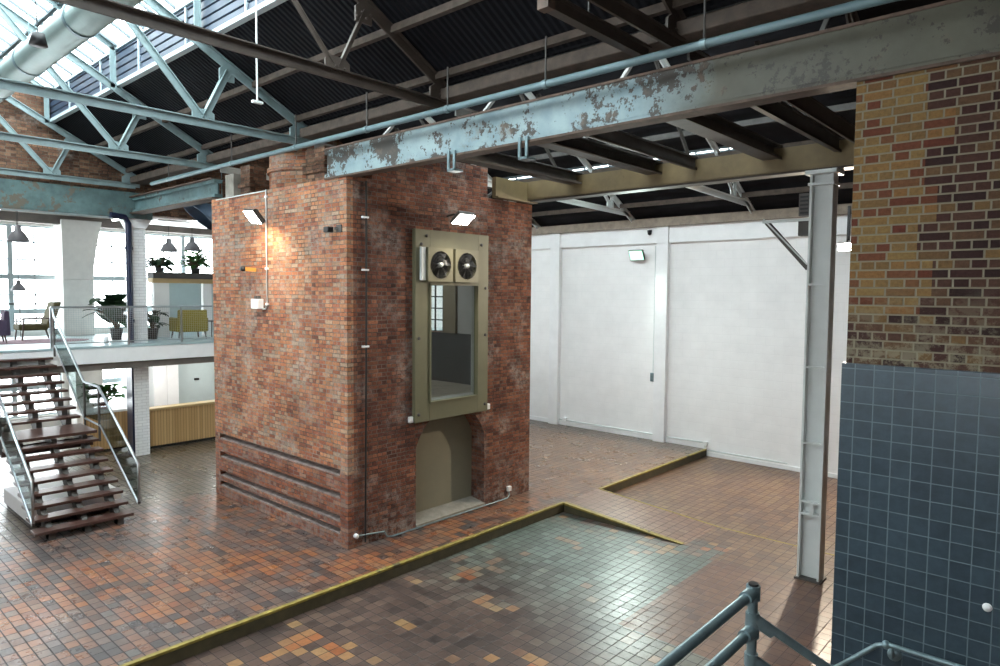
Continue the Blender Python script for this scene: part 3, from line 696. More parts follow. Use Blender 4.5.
vb = thing('vent_box', (4.47, -5.56, 5.1), 'small grey slotted box fixed to the white column top', 'box')
MB().box(4.4, 4.56, -5.62, -5.46, 5.12, 5.36).box(4.4, 4.56, -5.62, -5.46, 5.42, 5.76).build('casing', 'dark_steel', vb)
s_ = MB()
for i in range(5): s_.box(4.392, 4.4, -5.6, -5.48, 5.45+i*.06, 5.48+i*.06)
s_.build('slots', 'black', vb)

# ================================================================== ROOF TRUSSES
def plate(x, y, z, sx, sz, t=.03):
    return MB().poly([(x-sx, z-sz), (x+sx, z-sz), (x+sx, z+sz*.6), (x+sx*.6, z+sz), (x-sx*.6, z+sz), (x-sx, z+sz*.6)], 'y', y-t/2, y+t/2)
def left_truss(y, mat, lab, w=.1, post=True):
    o = thing('roof_truss', (-3.5, y, 6.7), lab, 'truss', 'left bay roof trusses')
    A = lambda n, p, q, ww=w: MB().angle((p[0], y, p[1]), (q[0], y, q[1]), ww, .014).build(n, mat, o)
    A('bottom_chord', (-7.0, 6.76), (.12, 6.76), .125)
    for s_ in (1, -1):
        X = lambda x: -3.5 + s_*(x+3.5)
        A('top_chord', (X(.1), 6.98), (X(-3.5), 8.92), .125)
        ww = w if mat == 'teal' else .05; A('web_member', (X(-1.65), 6.8), (X(-1.25), 7.62), ww); A('web_member', (X(-1.65), 6.8), (X(-3.45), 8.85), ww)
        if post: A('monitor_post', (X(-1.72), 7.95), (X(-1.72), 8.68), .09); A('monitor_rafter', (X(-1.68), 8.66), (X(-3.5), 9.64), .09)
        for gx, gz, a, c in ((-1.65, 6.84, .17, .13), (-1.27, 7.58, .12, .11), (.02, 6.88, .2, .14)):
            gp = plate(X(gx), y, gz, a, c)
            for i in range(4):
                bx, bz = X(gx)+(-.1+.065*i), gz-.05+.06*(i % 2); gp.lathe((bx, y-.02, bz), [(.001, -.012), (.014, -.008), (.016, .004)], 6, 'y')
            gp.build('gusset_plate', mat, o)
    plate(-3.5, y, 8.85, .2, .14).build('gusset_plate', mat, o)
    return o
left_truss(8.95, 'teal', 'pale teal roof truss against the brick gable, farthest of the row')
left_truss(4.85, 'teal', 'middle one of the three pale teal roof trusses')
left_truss(1.35, 'teal', 'nearest of the three pale teal roof trusses, behind the brown tie beam')
left_truss(-2.15, 'brown_steel', 'brown roof truss whose tie beam crosses the upper left of the picture')
left_truss(-5.65, 'brown_steel', 'dark brown roof truss overhead near the top centre of the picture')
sb = thing('overhead_beam', (-.7, -5.28, 6.7), 'short brown steel beam beside the nearest roof truss, its end hanging free', 'beam')
MB().ibeam((-1.62, -5.28, 6.76), (.1, -5.28, 6.76), .1, .14, .02, .02).build('joist', 'brown_steel', sb); MB().box(-1.7, -1.6, -5.34, -5.22, 6.68, 6.85).build('end_plate', 'rust', sb)
MB().tube([(-1.0, -5.28, 6.8), (-1.0, -5.28, 7.55)], .012, 6).build('hanger', 'dark_steel', sb)
def right_truss(y, mat, lab):
    o = thing('roof_truss', (5.5, y, 6.7), lab, 'truss', 'right bay roof trusses')
    A = lambda n, p, q, ww=.1: MB().angle((p[0], y, p[1]), (q[0], y, q[1]), ww, .014).build(n, mat, o)
    A('bottom_chord', (.3, 6.74), (11.1, 6.5), .13)
    MB().angle((.3, y, 6.95), (5.5, y, 9.2), .13, .014).build('top_chord', 'dark_steel', o); A('top_chord', (5.5, 9.2), (11.1, 6.22), .13)
    for a, c in ((3.2, 2.1), (3.2, 5.5), (7.8, 5.5), (7.8, 8.9), (9.7, 8.9), (9.7, 9.75)):
        zc = 9.2-.535*abs(c-5.5) if c < 5.5 else 9.2-.532*(c-5.5)
        MB().angle((a, y, 6.65), (c, y, zc-.04), .075, .014).build('web_member', mat if a > 9 else 'dark_steel', o)
    for gx in (3.2, 7.8, 9.7): plate(gx, y, 6.68, .16, .12).build('gusset_plate', mat, o)
right_truss(4.85, 'white_steel', 'pale roof truss over the white wall, farthest back beside the tower')
right_truss(1.35, 'white_steel', 'pale roof truss over the white wall, just right of the tower corner')
right_truss(-2.15, 'white_steel', 'pale roof truss above the middle of the ochre beam')
right_truss(-5.65, 'dark_steel', 'dark roof truss beside the white column top')

# purlins
for x, z, lab in ((-.82, 7.52, 'brown purlin half way up the dark roof slope over the girder'), (-.06, 7.12, 'low brown purlin running along the valley above the girder')):
    o = MB().bar((x, Y0, z), (x, Y1-.1, z), .08, .09); tag(o.build('roof_purlin', 'timber'), lab, 'purlin', 'left bay purlins')
for x, lab in ((1.6, 'purlin nearest the girder in the right bay roof'), (3.2, 'second purlin up the right bay roof slope'), (4.6, 'purlin near the ridge of the right bay roof'), (6.6, 'purlin just past the right bay ridge'), (8.0, 'purlin above the bright rooflight strip'), (8.8, 'purlin below the bright rooflight strip'), (10.2, 'lowest purlin over the white wall')):
    z = (7.0 + .424*(x-.1) if x < 5.5 else rz(x)) - .08
    tag(MB().bar((x, Y0, z), (x, Y1, z), .07, .12).build('roof_purlin', 'timber' if x > 8 else 'dark_steel'), lab, 'purlin', 'right bay purlins')
tag(MB().box(.0, .38, Y0, Y1-.1, 6.82, 6.98).build('valley_beam', 'timber', bevel=.02), 'rough old timber valley beam lying above the peeling girder', 'beam')
# joists between girder and ochre beam
for y, lab in ((-3.0, 'wide dark joist between girder and ochre beam, nearest the tower'), (-3.75, 'dark joist second from the tower between girder and ochre beam'), (-5.05, 'wide dark joist between girder and ochre beam, above the white column'), (-6.0, 'dark joist over the white column, between girder and ochre beam'), (-6.35, 'thin dark joist nearest the brick pier, between girder and ochre beam'), (-1.3, 'dark joist close against the tower front, under the valley')):
    w = .3 if 'wide' in lab or 'against' in lab else .1 if 'thin' not in lab else .05
    o = thing('ceiling_joist', (2.3, y, 6.3), lab, 'joist', 'joists between the two beams')
    MB().ibeam((.3, y, 6.42), (4.4, y, 6.42), w, .2, .02, .03).build('web', 'dark_steel', o)
    MB().box(.3, 4.4, y-w/2, y-w/2+.03, 6.30, 6.34).build('edge_angle', 'brown_steel', o)

# pipes and cables under the roof
pp = thing('pipe', (-.28, -3, 6.5), 'pale blue pipe running along the top edge of the long girder', 'pipe')
MB().tube([(-.28, -13.5, 6.57), (-.28, 6.9, 6.57)], .042, 12).build('tube', 'pipe_teal', pp)
for y in (6.0, 3.2, 1.0, -.9, -2.6, -4.2, -6.1, -8.0):
    MB().tube([(-.28, y, 6.56), (-.28, y, 7.1)], .012, 6).build('hanger', 'dark_steel', pp)
    MB().tube([(-.28, y-.03, 6.57), (-.28, y+.03, 6.57)], .052, 12).build('collar', 'galv', pp)
for y, lab in ((-2.45, 'pair of small clamps hanging under the girder close to the tower'), (-3.7, 'small steel clamp hanging under the girder middle')):
    c = thing('beam_clamp', (.05, y, 5.85), lab, 'clamp', 'clamps under the girder')
    MB().box(-.06, -.04, y-.06, y-.02, 5.84, 6.1).box(-.06, -.04, y+.05, y+.09, 5.84, 6.1).build('jaw', 'galv', c)
    MB().box(-.06, .1, y-.06, y+.09, 5.83, 5.86).build('strap', 'galv', c)
wpz = lambda y: 6.62
wp = thing('pipe', (10.55, 0, 6.4), 'white pipe running under the roof along the white wall top', 'pipe')
MB().tube([(10.55, -13.5, 6.68), (10.55, 9, 6.68)], .045, 10).build('tube', 'white_steel', wp)
for y in (6, 3.3, 1.3, -.7, -3, -5): MB().tube([(10.55, y, 6.68), (10.55, y, 7.0)], .012, 6).build('hanger', 'galv', wp)
DZ = 7.42
du = thing('ventilation_duct', (-3.5, 3, 7.3), 'large grey round duct hung along the roof ridge', 'duct')
MB().tube([(-3.62, y, DZ) for y in (-2.6, 0, 3, 6, 9.1)], .20, 28).build('casing', 'duct', du)
for y in (-1.5, .2, 2.4, 4.2, 6.2, 8.2):
    MB().tube([(-3.62, y-.03, DZ), (-3.62, y+.03, DZ)], .212, 28).build('band', 'galv', du)
    MB().tube([(-3.62, y, DZ+.2), (-3.62, y, 8.9)], .008, 5).build('hanger', 'galv', du)
tag(MB().tube([(-3.5, Y0, 9.55), (-3.5, Y1, 9.55)], .001, 4).box(-3.56, -3.44, SKY0, Y1, 9.5, 9.64).build('ridge_beam', 'teal'), 'pale teal ridge beam along the top of the rooflight', 'beam')
cd = thing('hanging_rod', (-1.77, -.5, 6.71), 'thin white rod hanging from the roof with a small foot', 'rod')
MB().tube([(-1.77, -.5, 6.72), (-1.77, -.5, 8.08)], .013, 8).build('rod', 'white_steel', cd)
MB().box(-1.84, -1.70, -.53, -.47, 6.70, 6.73).build('foot', 'white_steel', cd)
sp = thing('spotlight', (-3.9, -1, 7.2), 'small black spotlight hanging on a wire under the rooflight', 'spotlight')
MB().tube([(-4.2, -.3, 6.95), (-4.3, -.3, 9.2)], .006, 5).build('wire', 'black', sp)
MB().lathe((-4.2, -.3, 6.84), [(.001, .14), (.06, .13), (.09, 0), (.001, 0)], 14).build('head', 'black', sp)
bd = thing('ventilation_duct', (1.6, 7.6, 5.6), 'short dark blue round duct with open end behind the tower left edge', 'duct')
dm = MB(); n_ = 28; R1 = .34; dm.smooth = True
vs_ = []
for rr in (R1, R1-.012):
    for xe in (None, 4.2):
        for k_ in range(n_):
            a = 2*PI*k_/n_; z_ = rr*math.sin(a); vs_.append((.95 - 1.25*z_ if xe is None else xe, 7.3+rr*math.cos(a), 5.98+z_))
for b_ in (0, 2*n_): dm.add(vs_[b_:b_+2*n_], [(k_, (k_+1) % n_, n_+(k_+1) % n_, n_+k_) for k_ in range(n_)])
dm.smooth = False; dm.add(vs_[:n_] + vs_[2*n_:3*n_], [(k_, (k_+1) % n_, n_+(k_+1) % n_, n_+k_) for k_ in range(n_)])
dm.build('casing', 'duct_blue', bd)
MB().tube([(1.5, 7.3, 5.98), (1.53, 7.3, 5.98)], .35, 26).build('band', 'galv', bd)
MB().tube([(1.515, 7.3, 6.32), (1.515, 7.3, 7.2)], .01, 6).build('hanger', 'galv', bd)

# ================================================================== FLOODLIGHTS
def area(name, loc, size, power, col, direction, spread=PI):
    l = bpy.data.lights.new(name, 'AREA'); l.shape = 'RECTANGLE'; l.size, l.size_y = size; l.energy = power; l.color = col; l.spread = spread
    o = bpy.data.objects.new(name, l); COL.objects.link(o); o.location = loc
    o.rotation_euler = V(direction).to_track_quat('-Z', 'Y').to_euler(); return o
def flood(c, d, side, lab, base, lens='lens', size=(.40, .28), grp='floodlights'):
    """c centre of lens, d facing, side = long axis, base = wall point"""
    o = thing('floodlight', base, lab, 'floodlight', grp)
    c, s_ = V(c), V(side).normalized(); d = V(d); d = (d - s_*d.dot(s_)).normalized(); u = s_.cross(d).normalized()
    w, h = size[0]/2, size[1]/2
    def ring(k, t): return [c + s_*(a*w*k) + u*(b_*h*k) - d*t for a, b_ in ((-1, -1), (1, -1), (1, 1), (-1, 1))]
    m = MB(); vs = ring(1, 0) + ring(1, .05) + ring(.7, .11)
    m.add(vs, [(0,1,5,4),(1,2,6,5),(2,3,7,6),(3,0,4,7),(4,5,9,8),(5,6,10,9),(6,7,11,10),(7,4,8,11),(8,9,10,11)]); m.build('casing', 'dark_steel', o)
    r = ring(.92, -.004); MB().quad(*r).build('lens', lens, o, recalc=False)
    back = c - d*.11
    MB().tube([back, (back+V(base))/2 + V((0, 0, .02)), base], .018, 8).build('arm', 'dark_steel', o)
    return o
FL1 = ( -.42, 2.2, 5.5)
flood(FL1, (-.75, -.3, -.65), (.05, 1, .10), 'lit floodlight on the left face of the brick tower', (0, 2.5, 5.47))
flood((2.12, -.5, 5.5), (-.12, -.55, -.8), (1, 0, 0), 'lit floodlight above the hatch on the tower front', (2.2, 0, 5.6))
fl3 = flood((10.62, -4.46, 5.34), (-1, -.2, -.55), (0, 1, 0), 'lit warm floodlight on the white wall beside the brick pier', (10.8, -4.46, 5.62), 'lens', (.34, .2))
MB().bar((10.83, -4.46, 5.5), (10.83, -4.46, 6.3), .06, .06).build('drop_bracket', 'black', fl3)
flood((10.8, 1.15, 5.33), (-1, -.3, -.5), (0, 1, 0), 'green-tinted floodlight high on the white wall between two pilasters', (11.05, 1.15, 5.4), 'lens_green', (.46, .3))

# ================================================================== CONDUITS AND FITTINGS ON THE TOWER
cn = thing('conduit', (-.02, 2.46, 3.9), 'thin pale conduit running down the tower left face', 'conduit')
MB().tube([(-.02, 2.44, 6.05), (-.02, 2.44, 3.95), (-.02, 2.5, 3.88), (-.02, 2.6, 3.88)], .014, 8).tube([(-.015, 4.4, 6.03), (-.015, 2.44, 6.03)], .012, 8).build('tube', 'white_steel', cn)
for z in (5.9, 4.6, 3.95): MB().box(-.04, 0, 2.405, 2.475, z, z+.04).build('clip', 'white', cn)
jb = thing('junction_box', (-.08, 2.72, 3.9), 'white junction box at the conduit foot on the tower left face', 'junction box')
MB().box(-.12, 0, 2.6, 2.86, 3.88, 4.06).build('casing', 'white', jb, bevel=.012)
for y in (2.66, 2.78): MB().tube([(-.06, y, 4.06), (-.06, y, 4.12)], .03, 10).build('gland', 'dark_steel', jb)
ob = thing('wall_bracket', (-.05, 2.95, 4.6), 'orange bracket sticking out of the tower left face', 'bracket')
MB().bar((-.2, 2.98, 4.62), (0, 2.86, 4.6), .06, .07).build('arm', 'orange', ob); MB().lathe((-.2, 2.98, 4.62), [(.001, -.05), (.05, -.045), (.05, .045), (.001, .05)], 10, 'y').build('tip', 'black', ob)
cc = thing('camera_housing', (-.1, .3, 5.15), 'small black fitting on the tower left face near the corner', 'camera')
MB().box(-.16, -.05, .28, .42, 5.16, 5.25).build('body', 'black', cc, bevel=.015); MB().tube([(-.06, .25, 5.22), (0, .2, 5.22)], .02, 8).box(-.02, 0, .12, .26, 5.16, 5.28).build('mount', 'dark_steel', cc)
cb = thing('cable', (.33, -.03, 0), 'black cable clipped down the tower front near its left corner', 'cable')
MB().tube([(.36, -.03, 6.0), (.35, -.03, 3.0), (.32, -.03, .05)], .016, 8).build('cable', 'black', cb)
for z in (4.55, 3.3, 5.4): MB().box(.28, .40, -.05, 0, z, z+.03).build('clip', 'white', cb)
lp = thing('conduit', (2.3, -.05, .05), 'white conduit along the foot of the tower front', 'conduit')
MB().tube([(.14, -.03, .2), (.72, -.03, .13), (.76, -.05, .04), (.84, -.09, .03), (3.84, -.09, .03), (3.93, -.05, .06), (3.95, -.03, .15)], .014, 8).build('tube', 'galv', lp)
MB().box(3.9, 4.0, -.06, 0, .14, .24).build('junction_box', 'white', lp, bevel=.008); MB().lathe((.14, -.03, .2), [(.001, -.02), (.04, -.02), (.04, .03)], 10, 'y').build('gland', 'white', lp)
cw = thing('conduit', (11.03, .66, 1.7), 'thin conduit running down the white wall beside the pilaster', 'conduit')
MB().tube([(11.03, .66, 5.6), (11.03, .66, 1.9)], .012, 8).build('tube', 'white_steel', cw); MB().box(10.97, 11.05, .6, .72, 1.7, 1.95).build('switch_box', 'galv', cw, bevel=.01)
dc = thing('dome_camera', (10.9, .78, 5.92), 'small black dome camera under the white wall beam', 'camera')
MB().lathe((10.88, .78, 5.98), [(.001, -.09), (.05, -.07), (.065, 0), (.065, .05), (.001, .05)], 14).build('dome', 'black', dc); MB().box(10.86, 10.95, .74, .82, 5.98, 6.05).build('mount', 'white', dc)
bp_ = thing('pipe', (11, 2.3, .2), 'thin white pipe along the skirting of the white wall', 'pipe')
MB().tube([(10.99, 3.97, .17), (10.99, .6, .17)], .02, 8).build('tube', 'white_steel', bp_); MB().box(10.95, 11.05, 3.7, 3.82, .12, .24).build('junction_box', 'white', bp_)
lc = thing('pipe', (11, -2, 0), 'thin white pipe low on the white wall right of the step', 'pipe')
MB().tube([(10.99, .15, .17), (10.99, -.98, .17), (10.99, -1.0, -.02), (10.99, -3.2, -.02)], .02, 8).build('tube', 'white_steel', lc); MB().box(10.96, 11.05, -1.06, -.94, .1, .2).build('bend_box', 'white', lc)

# ================================================================== NEAR HANDRAIL (tube and fittings)
Pp = V((-2.82, -7.69, 0)); R0 = .026
hr = thing('guard_rail', (Pp.x, Pp.y, LOW), 'galvanised tube guard rail with post at the bottom right', 'railing')
MB().tube([(Pp.x, Pp.y, LOW), (Pp.x, Pp.y, 2.63)], R0, 14).build('post', 'galv', hr)
MB().tube([(Pp.x, Pp.y, 2.615), (Pp.x, Pp.y, 2.637)], R0*1.02, 14).build('post_cap', 'black', hr)
for z in (2.585, 2.375, 1.8):
    MB().tube([(Pp.x-.02, Pp.y-.03*0, z), (Pp.x-2.6, Pp.y, z)], R0, 12).build('rail', 'galv', hr)
    MB().tube([(Pp.x, Pp.y, z-.04), (Pp.x, Pp.y, z+.04)], R0*1.45, 14).tube([(Pp.x, Pp.y, z), (Pp.x-.11, Pp.y, z)], R0*1.4, 14).build('fitting', 'galv', hr)
MB().tube([(Pp.x-2.5, Pp.y, LOW), (Pp.x-2.5, Pp.y, 2.63)], R0, 12).build('post', 'galv', hr)
for z in (2.44, 2.21):
    MB().tube([(Pp.x+.01, Pp.y-.02, z), (Pp.x+.62, Pp.y-.78, z-.66)], R0*.95, 12).build('sloping_rail', 'galv', hr)
    MB().tube([(Pp.x, Pp.y, z-.035), (Pp.x, Pp.y, z+.035)], R0*1.4, 14).tube([(Pp.x, Pp.y, z), (Pp.x+.07, Pp.y-.085, z-.075)], R0*1.35, 12).build('fitting', 'galv', hr)
e = V((Pp.x+.62, Pp.y-.78, 0)); MB().tube([(e.x, e.y, LOW), (e.x, e.y, 1.83)], R0, 12).build('post', 'galv', hr)
wh = thing('wall_handrail', (-.1, -8.3, .9), 'bent grey tube handrail in front of the blue tiles', 'railing')
MB().tube([(-.1, -7.2, .72), (-.1, -7.42, .93), (-.1, -7.72, 1.235), (-.1, -7.80, 1.27), (-.1, -7.9, 1.27), (-.1, -10.5, 1.27)], .022, 12).build('rail', 'galv', wh)
MB().ball((-.1, -7.79, 1.265), .036).build('elbow', 'galv', wh)
for y in (-7.84, -9.6): MB().lathe((-.03, y, 1.17), [(.001, -.02), (.05, -.02), (.055, .006)], 14, 'x').tube([(-.03, y, 1.17), (-.1, y, 1.17), (-.1, y, 1.25)], .011, 8).build('bracket', 'galv', wh)
ps = tag(MB().lathe((-.03, -8.46, 1.78), [(.001, -.02), (.028, -.018), (.034, .004)], 14, 'x').build('wall_plug', 'white'), 'small white round plug in the blue tiles', 'plug')

# ================================================================== MEZZANINE
MY, MZ = 8.62, 2.88
mz = thing('mezzanine_floor', (1.5, 11, 2.45), 'white edged mezzanine floor reached by the stairs at left', 'mezzanine')
MB().box(-7.2, 11.05, MY+.12, 13.8, 2.5, MZ-.02).build('slab', 'white', mz)
MB().box(-7.2, 11.05, MY, MY+.12, 2.47, MZ-.06).build('fascia', 'white', mz, bevel=.01)
MB().box(-7.2, 11.05, MY-.01, 13.8, MZ-.05, MZ).build('floor_finish', 'carpet', mz)
MB().box(-7.2, 11.05, MY+.1, MY+.25, 2.3, 2.5).build('edge_beam', 'soffit', mz)
pl = thing('brick_column', (.22, 9.3, 0), 'white glazed brick column with navy side under the mezzanine edge', 'column')
MB().box(.05, .40, 9.12, 9.5, 0, 5.75).build('shaft', 'white_glaze', pl)
MB().poly([(.05, 5.75), (.40, 5.75), (.55, 6.0), (-.08, 6.0)], 'y', 9.08, 9.54).build('capital', 'white', pl)
MB().box(.005, .05, 9.14, 9.5, 0, 2.4).build('navy_side', 'navy', pl)
dp = thing('downpipe', (-.05, 9.2, 2.9), 'dark navy downpipe on the left of the white brick column', 'pipe')
MB().tube([(-.45, 9.0, 6.02), (-.1, 9.06, 6.0), (-.02, 9.07, 5.85), (-.02, 9.07, 2.9)], .075, 12).build('tube', 'navy', dp)
for z in (3.4, 5.2): MB().tube([(-.02, 9.07, z), (-.02, 9.07, z+.08)], .095, 12).build('collar', 'navy', dp)
cp = thing('concrete_column', (.2, 13.4, MZ), 'broad pale concrete column with flared head by the windows', 'column')
MB().box(-.37, .42, 13.05, 13.75, MZ, 4.5).build('shaft', 'trunk_white', cp, bevel=.02)
MB().poly([(-.37, 4.5), (.42, 4.5), (.44, 4.9), (.53, 5.5), (.68, 6.2), (-.37, 6.2)], 'y', 13.05, 13.75).build('flared_head', 'trunk_white', cp, bevel=.02)
cp2 = tag(MB().box(-.1, .6, 13.1, 13.75, 0, 2.5).build('concrete_column', 'trunk_white'), 'pale concrete column on the ground floor behind the stairs', 'column')
# beams and strips on the annex ceiling
for x, lab in ((-2.1, 'ceiling strip light above the left pendants'), (.75, 'ceiling strip light left of the white brick column head'), (2.3, 'ceiling strip light right of the white brick column head')):
    o = thing('strip_light', (x, 11, 6.2), lab, 'light', 'ceiling strip lights')
    MB().box(x-.06, x+.06, 9.9, 12.4, 6.22, 6.3).build('body', 'white', o); MB().box(x-.04, x+.04, 9.95, 12.35, 6.19, 6.22).build('tube', 'tube', o)
tag(MB().box(1.2, 3.2, 10.4, 11.8, 6.12, 6.16).build('ceiling_panel', 'white'), 'white acoustic panel under the annex ceiling', 'panel')
tag(MB().box(-7.2, 11, 13.15, 13.4, 6.05, 6.3).build('ceiling_beam', 'soffit'), 'brown beam over the mezzanine windows', 'beam')
# railing
ml = thing('mezzanine_railing', (2, 8.7, MZ), 'steel mesh railing along the mezzanine edge right of the stairs', 'railing')
RY = 8.68; px = [-1.83, -.21, 1.06, 2.4, 3.8]
for x in px: MB().box(x-.02, x+.02, RY-.02, RY+.02, MZ-.3, 3.8).build('post', 'steel', ml)
MB().tube([(px[0], RY, 3.8), (px[-1], RY, 3.8)], .024, 8).build('top_rail', 'steel', ml)
MB().tube([(px[0], RY, 2.97), (px[-1], RY, 2.97)], .015, 8).build('bottom_rail', 'steel', ml)
for a, c in zip(px, px[1:]):
    g = MB(); n = int((c-a)/.05)
    for i in range(1, n): x = a+(c-a)*i/n; g.bar((x, RY, 2.97), (x, RY, 3.78), .0035, .0035)
    for i in range(1, 17): z = 2.97+.81*i/17; g.bar((a, RY, z), (c, RY, z), .0035, .0035)
    g.build('mesh_infill', 'steel', ml)
wr_ = thing('window_guard', (-2, 13.5, MZ), 'thin guard rail in front of the mezzanine windows', 'railing')
MB().tube([(-6.9, 13.55, 3.8), (-.15, 13.55, 3.8)], .022, 8).build('top_rail', 'dark_steel', wr_)
for x in (-6.5, -5.2, -3.9, -2.6, -1.3, -.2): MB().tube([(x, 13.55, MZ), (x, 13.55, 3.8)], .012, 6).build('post', 'dark_steel', wr_)

# ================================================================== STAIRS
SX0, SX1 = -3.38, -1.86
st = thing('staircase', (-2.6, 6.2, 0), 'open dark wood staircase with steel rails climbing to the mezzanine', 'staircase')
def tread(y, z, d=.3):
    MB().box(SX0, SX1, y, y+d, z-.05, z).build('tread', 'dark_wood', st, bevel=.006)
low_t = [(3.92+.245*i, .18+.157*i) for i in range(8)]; up_t = [(6.72+.247*i, 1.6+.156*i) for i in range(8)]
for y, z in low_t + up_t: tread(y, z)
MB().box(SX0, SX1, 5.72, 6.74, 1.385, 1.44).build('landing', 'dark_wood', st, bevel=.006)
MB().box(SX0, SX1, 5.98, 6.03, 1.1, 1.29).build('riser_board', 'dark_wood', st)
for x in (-3.12, -2.58, -2.06):
    s_ = MB()
    for tl, y_end, z_end in ((low_t, 5.74, 1.3), (up_t, 8.62, 2.75)):
        y0, z0 = tl[0][0]+.2, tl[0][1]-.23; s_.bar((x, y0, z0 if z0 > .1 else .08), (x, y_end+.1, z_end-.12), .09, .16)
        for y, z in tl: s_.box(x-.05, x+.05, y+.06, y+.24, max(0, z-.19), z-.05)
    s_.box(x-.05, x+.05, 4.02, 4.16, 0, .14)
    s_.bar((x, 5.8, 1.3), (x, 6.75, 1.3), .08, .1); s_.build('stringer', 'dark_steel', st)
for x, off in ((SX1+.05, 1), (SX0-.05, -1)):
    rs = MB().tube([(x, 3.8, .40), (x, 3.8, 1.09), (x, 5.76, 2.29), (x, 6.62, 2.31), (x, 8.55, 3.62), (x, 8.62, 3.8)], .024, 10); rs.build('handrail', 'steel', st)
    MB().tube([(x, 3.84, .36), (x, 5.7, 1.52), (x, 6.65, 1.55), (x, 8.5, 2.95)], .02, 8).build('lower_rail', 'steel', st)
    for y, z0, z1 in ((3.8, .36, .42), (5.76, 1.2, 2.29), (6.62, 1.2, 2.31), (8.55, 2.7, 3.62)): MB().box(x-.018, x+.018, y-.018, y+.018, z0, z1).build('post', 'dark_steel', st)
    MB().poly([(3.83, .42), (5.72, 1.56), (5.72, 2.24), (3.83, 1.06)], 'x', x-.005, x+.005).poly([(5.8, 1.6), (6.58, 1.6), (6.58, 2.27), (5.8, 2.26)], 'x', x-.005, x+.005).poly([(6.66, 1.62), (8.5, 2.99), (8.5, 3.56), (6.66, 2.3)], 'x', x-.005, x+.005).build('glass_panel', 'panel_glass', st)
pt = thing('plinth', (-2.5, 5.75, 0), 'low white plinth on the floor under the stairs', 'plinth')
MB().box(-3.22, -1.72, 4.92, 6.7, .07, .36).build('body', 'white', pt, bevel=.01); MB().box(-3.18, -1.76, 4.96, 6.66, 0, .07).build('kick', 'black', pt)

# ================================================================== RECEPTION
rc = thing('reception_counter', (2.5, 9.9, 0), 'long slatted wood reception counter right of the white brick column', 'counter')
MB().box(.58, 5.2, 9.7, 9.76, .07, 1.02).box(.58, .64, 9.7, 10.4, .07, 1.02).build('slatted_front', 'counter', rc)
MB().box(.52, 5.2, 9.64, 10.0, 1.02, 1.08).build('top', 'counter_top', rc, bevel=.006)
MB().box(.64, 5.2, 9.78, 10.35, .72, .76).build('desk', 'teal_wall', rc); MB().box(.62, 5.2, 9.74, 10.3, 0, .07).build('plinth', 'black', rc)
rc2 = thing('reception_counter', (-.5, 10.5, 0), 'short slatted counter with pale top behind the stairs', 'counter')
MB().box(-.75, .3, 10.3, 10.36, .05, 1.0).box(.24, .3, 10.36, 11, .05, 1.0).build('slatted_front', 'counter', rc2); MB().box(-.8, .35, 10.25, 11.0, 1.0, 1.06).build('top', 'white', rc2, bevel=.005); MB().box(-.7, .25, 10.36, 10.95, 0, .06).build('plinth', 'black', rc2)
struct(MB().box(1.5, 11.05, 12.4, 12.55, 0, 2.5).box(1.35, 1.5, 12.4, 13.8, 0, 2.5).build('wall_reception', 'teal_wall'))
kl = thing('wall_cupboard', (2.0, 12.3, 0), 'tall pale cupboard on the wall behind the reception counter', 'cupboard')
MB().box(1.62, 2.35, 12.0, 12.4, 0, 2.2).build('carcass', 'white', kl, bevel=.008); MB().box(1.64, 1.98, 11.98, 12.0, .05, 2.15).build('door', 'white', kl, bevel=.005); MB().box(2.0, 2.33, 11.98, 12.0, .05, 2.15).build('door', 'white', kl, bevel=.005)
tag(MB().box(3.0, 3.14, 12.36, 12.4, 1.38, 1.44).build('wall_switch', 'black'), 'small black fitting on the pale wall behind reception', 'switch')
mo = thing('office_chair', (.75, 10.6, 0), 'dark office chair back showing behind the reception counter', 'chair')
MB().box(.58, .92, 10.75, 10.82, .9, 1.32).build('backrest', 'dado', mo, bevel=.03); MB().box(.55, .95, 10.45, 10.85, .45, .53).build('seat', 'dado', mo, bevel=.03); MB().tube([(.75, 10.65, .05), (.75, 10.65, .46)], .03, 8).build('stem', 'black', mo)
bs = MB()
for k in range(5): a = 2*PI*k/5; bs.bar((.75, 10.65, .05), (.75+.28*math.cos(a), 10.65+.28*math.sin(a), .03), .04, .04)
bs.build('base', 'black', mo); MB().bar((.75, 10.8, .5), (.75, 10.8, .95), .05, .02).build('spine', 'black', mo)

# ================================================================== BOOTH ON THE MEZZANINE
bo = thing('partition_booth', (2.6, 11.6, MZ), 'white partition booth on the mezzanine with plant boxes on its roof', 'booth')
MB().box(1.3, 1.72, 11.0, 11.2, MZ, 4.42).build('post', 'white', bo); MB().box(2.7, 2.95, 11.0, 11.15, MZ, 4.42).build('post', 'white', bo); MB().box(3.6, 6, 11.0, 11.15, MZ, 4.42).build('side_panel', 'white', bo)
MB().box(1.25, 6, 10.9, 11.3, 4.55, 4.72).build('roof_edge', 'dark_steel', bo); MB().box(1.25, 6, 10.95, 11.3, 4.42, 4.55).build('head', 'counter_top', bo)
MB().box(2.3, 6, 13.2, 13.26, MZ, 4.5).build('rear_panel', 'teal_wall', bo)
MB().box(1.3, 6, 11.3, 13.2, 4.5, 4.56).build('roof', 'white', bo)

